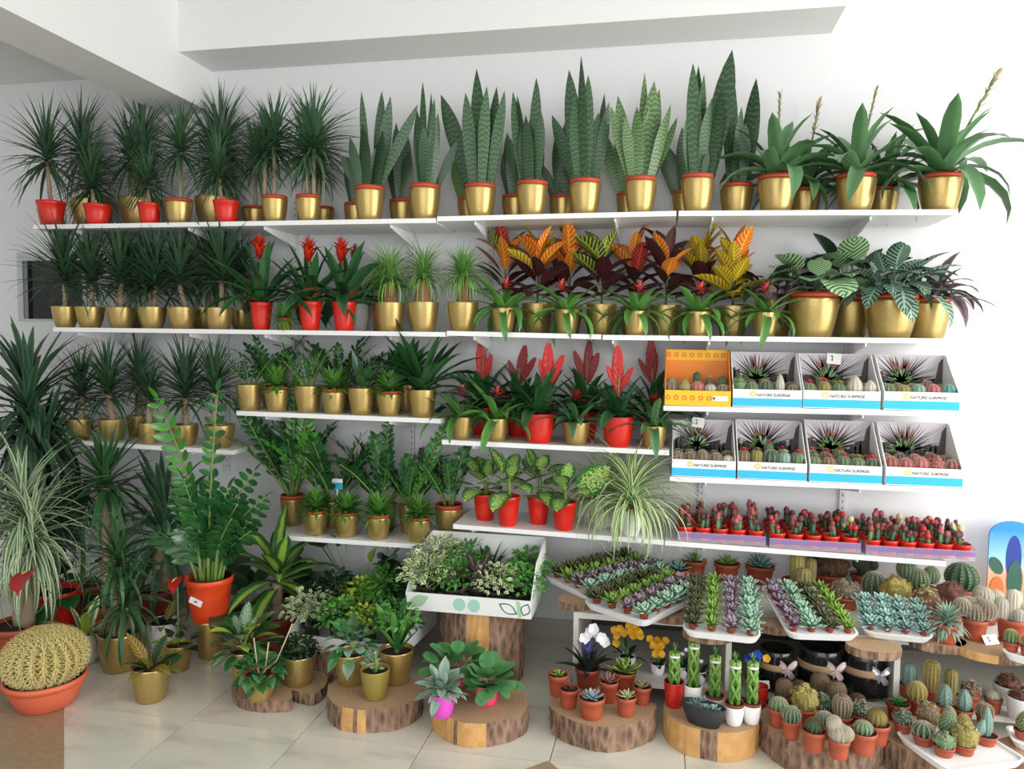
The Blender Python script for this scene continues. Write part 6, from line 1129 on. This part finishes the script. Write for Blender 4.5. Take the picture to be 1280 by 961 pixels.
# pots along the left
broad(F0, 98, 832, 'white', 35, 38, 'plant with long cream and green striped leaves in white pot on the floor', (SPID, LIME, SPID), 11, 52, 12, 15, 84, (.3, 1.2), 'strap', 0)
dracaena(F0, 137, 843, 'gold', 50, 48, 'thick-stemmed plant with long drooping striped leaves in large gold pot', ((4, 12, 40), (-6, 2, 90)), 60, 75, DRACL, .055, -45, 11, .3, name='drooping_dracaena', bend=(.6, 1.9), shape='strap')
t = broad(F0, 196, 814, 'white', 40, 34, 'white pot with dark soil and yellow-marked leaves, behind the anthurium', (CRV, BROADD), 9, 40, 14, 10, 70, (.5, 1.1), 'lance', .1)
t = dracaena(F0, 122, 802, 'brown', 46, 44, 'dracaena with a slender ringed cane and green rosette at shelf height', ((-2, 2, 152),), 74, 52, DRACL, .09, -45, 9, .22, name='tall_dracaena', bend=(.2, 1.2), shape='linear')
dracaena(F0, 186, 782, 'brown', 48, 42, 'stout brown-stemmed dracaena with shiny dark leaves near the wall', ((6, 8, 60),), 84, 46, DRACD, .11, -35, 24, .25, name='stout_dracaena', bend=(.4, 1.6), shape='strap')
t = broad(F0, 56, 800, 'red', 58, 58, 'anthurium with dark leaves and red flowers in big red pot at the left', (BROADD, BROADD, BROAD), 12, 60, 32, 5, 70, (.6, 1.3), 'heart', .45, name='anthurium', cat='anthurium'); s = mpp(t.location); q = onY(37, 714, -1.02) - t.location; spathe(t, q.x / s, q.z / s, 34, .12, .3, q.y); q = onY(44, 782, -.98) - t.location; spathe(t, q.x / s, q.z / s, 24, .1, .9, q.y)
dracaena(F0, 6, 826, 'bowlterra', 70, 40, 'pale green striped dracaena with long hanging leaves at the left edge', ((-2, 4, 132), (10, 18, 100)), 92, 80, DRACV, .065, -50, 15, .3, name='pale_dracaena', bend=(.7, 2.1), shape='linear', ehi=80)
dracaena(F0, 30, 785, 'brown', 60, 50, 'very tall dark dracaena with hanging leaves at the left edge, behind the pale one', ((-2, -4, 205), (4, 8, 120)), 100, 120, DRACD, .075, -50, 10, .34, name='tall_dark_dracaena', bend=(.5, 1.9), shape='strap')
broad(F0, 92, 775, 'brown', 46, 40, 'dark bushy foliage plant behind the tall dracaenas by the left wall', (BROADD, DRACD), 26, 110, 20, 25, 86, (.3, 1.0), 'lance', .15, stem=110)
# golden barrel cactus in bowl
t, s, r, z = new('barrel_cactus', 'cactus', F0, 30, 896, 'bowl', 98, 38, 'large golden barrel cactus with dense straw spines in a salmon bowl'); cactus_at(t, 'ball', CAC_Y, SP_Y, 45 * s, (0, 0, z - .004), ribs=22, hh=1.42, sp=.2, k=8, depth=.14, rows=13)
# behind: lemon-centred dracaena, dark foliage, box plants and socket plants
dracaena(F0, 336, 818, 'brown', 50, 44, 'dracaena with broad lemon-centred leaves behind the white plant box', ((0, 2, 44),), 68, 22, FRAG, .24, -25, 16, .2, name='lemon_dracaena', bend=(.5, 1.6), shape='oval')
broad(F0, 300, 806, 'brown', 46, 40, 'dark large-leaved plant against the wall right of the zz plant', BROADD, 12, 92, 34, 30, 84, (.4, 1.2), 'oval', .45)
broad(F0, 386, 797, 'brown', 46, 40, 'dark glossy plant against the wall behind the plain white box', BROADD, 16, 74, 26, 25, 84, (.4, 1.2), 'oval', .4)
broad(F0, 436, 805, 'brown', 40, 60, 'tall plant with arrow leaves on thin stems behind the plain white box', (LIME, BROAD, BROAD), 9, 116, 38, 58, 84, (.2, .9), 'heart', .68)
broad(F0, 492, 806, 'brown', 44, 50, 'dark split-leaved plant under the wall socket, behind the white box', BROADD, 12, 70, 44, 35, 84, (.5, 1.2), 'heart', .5)
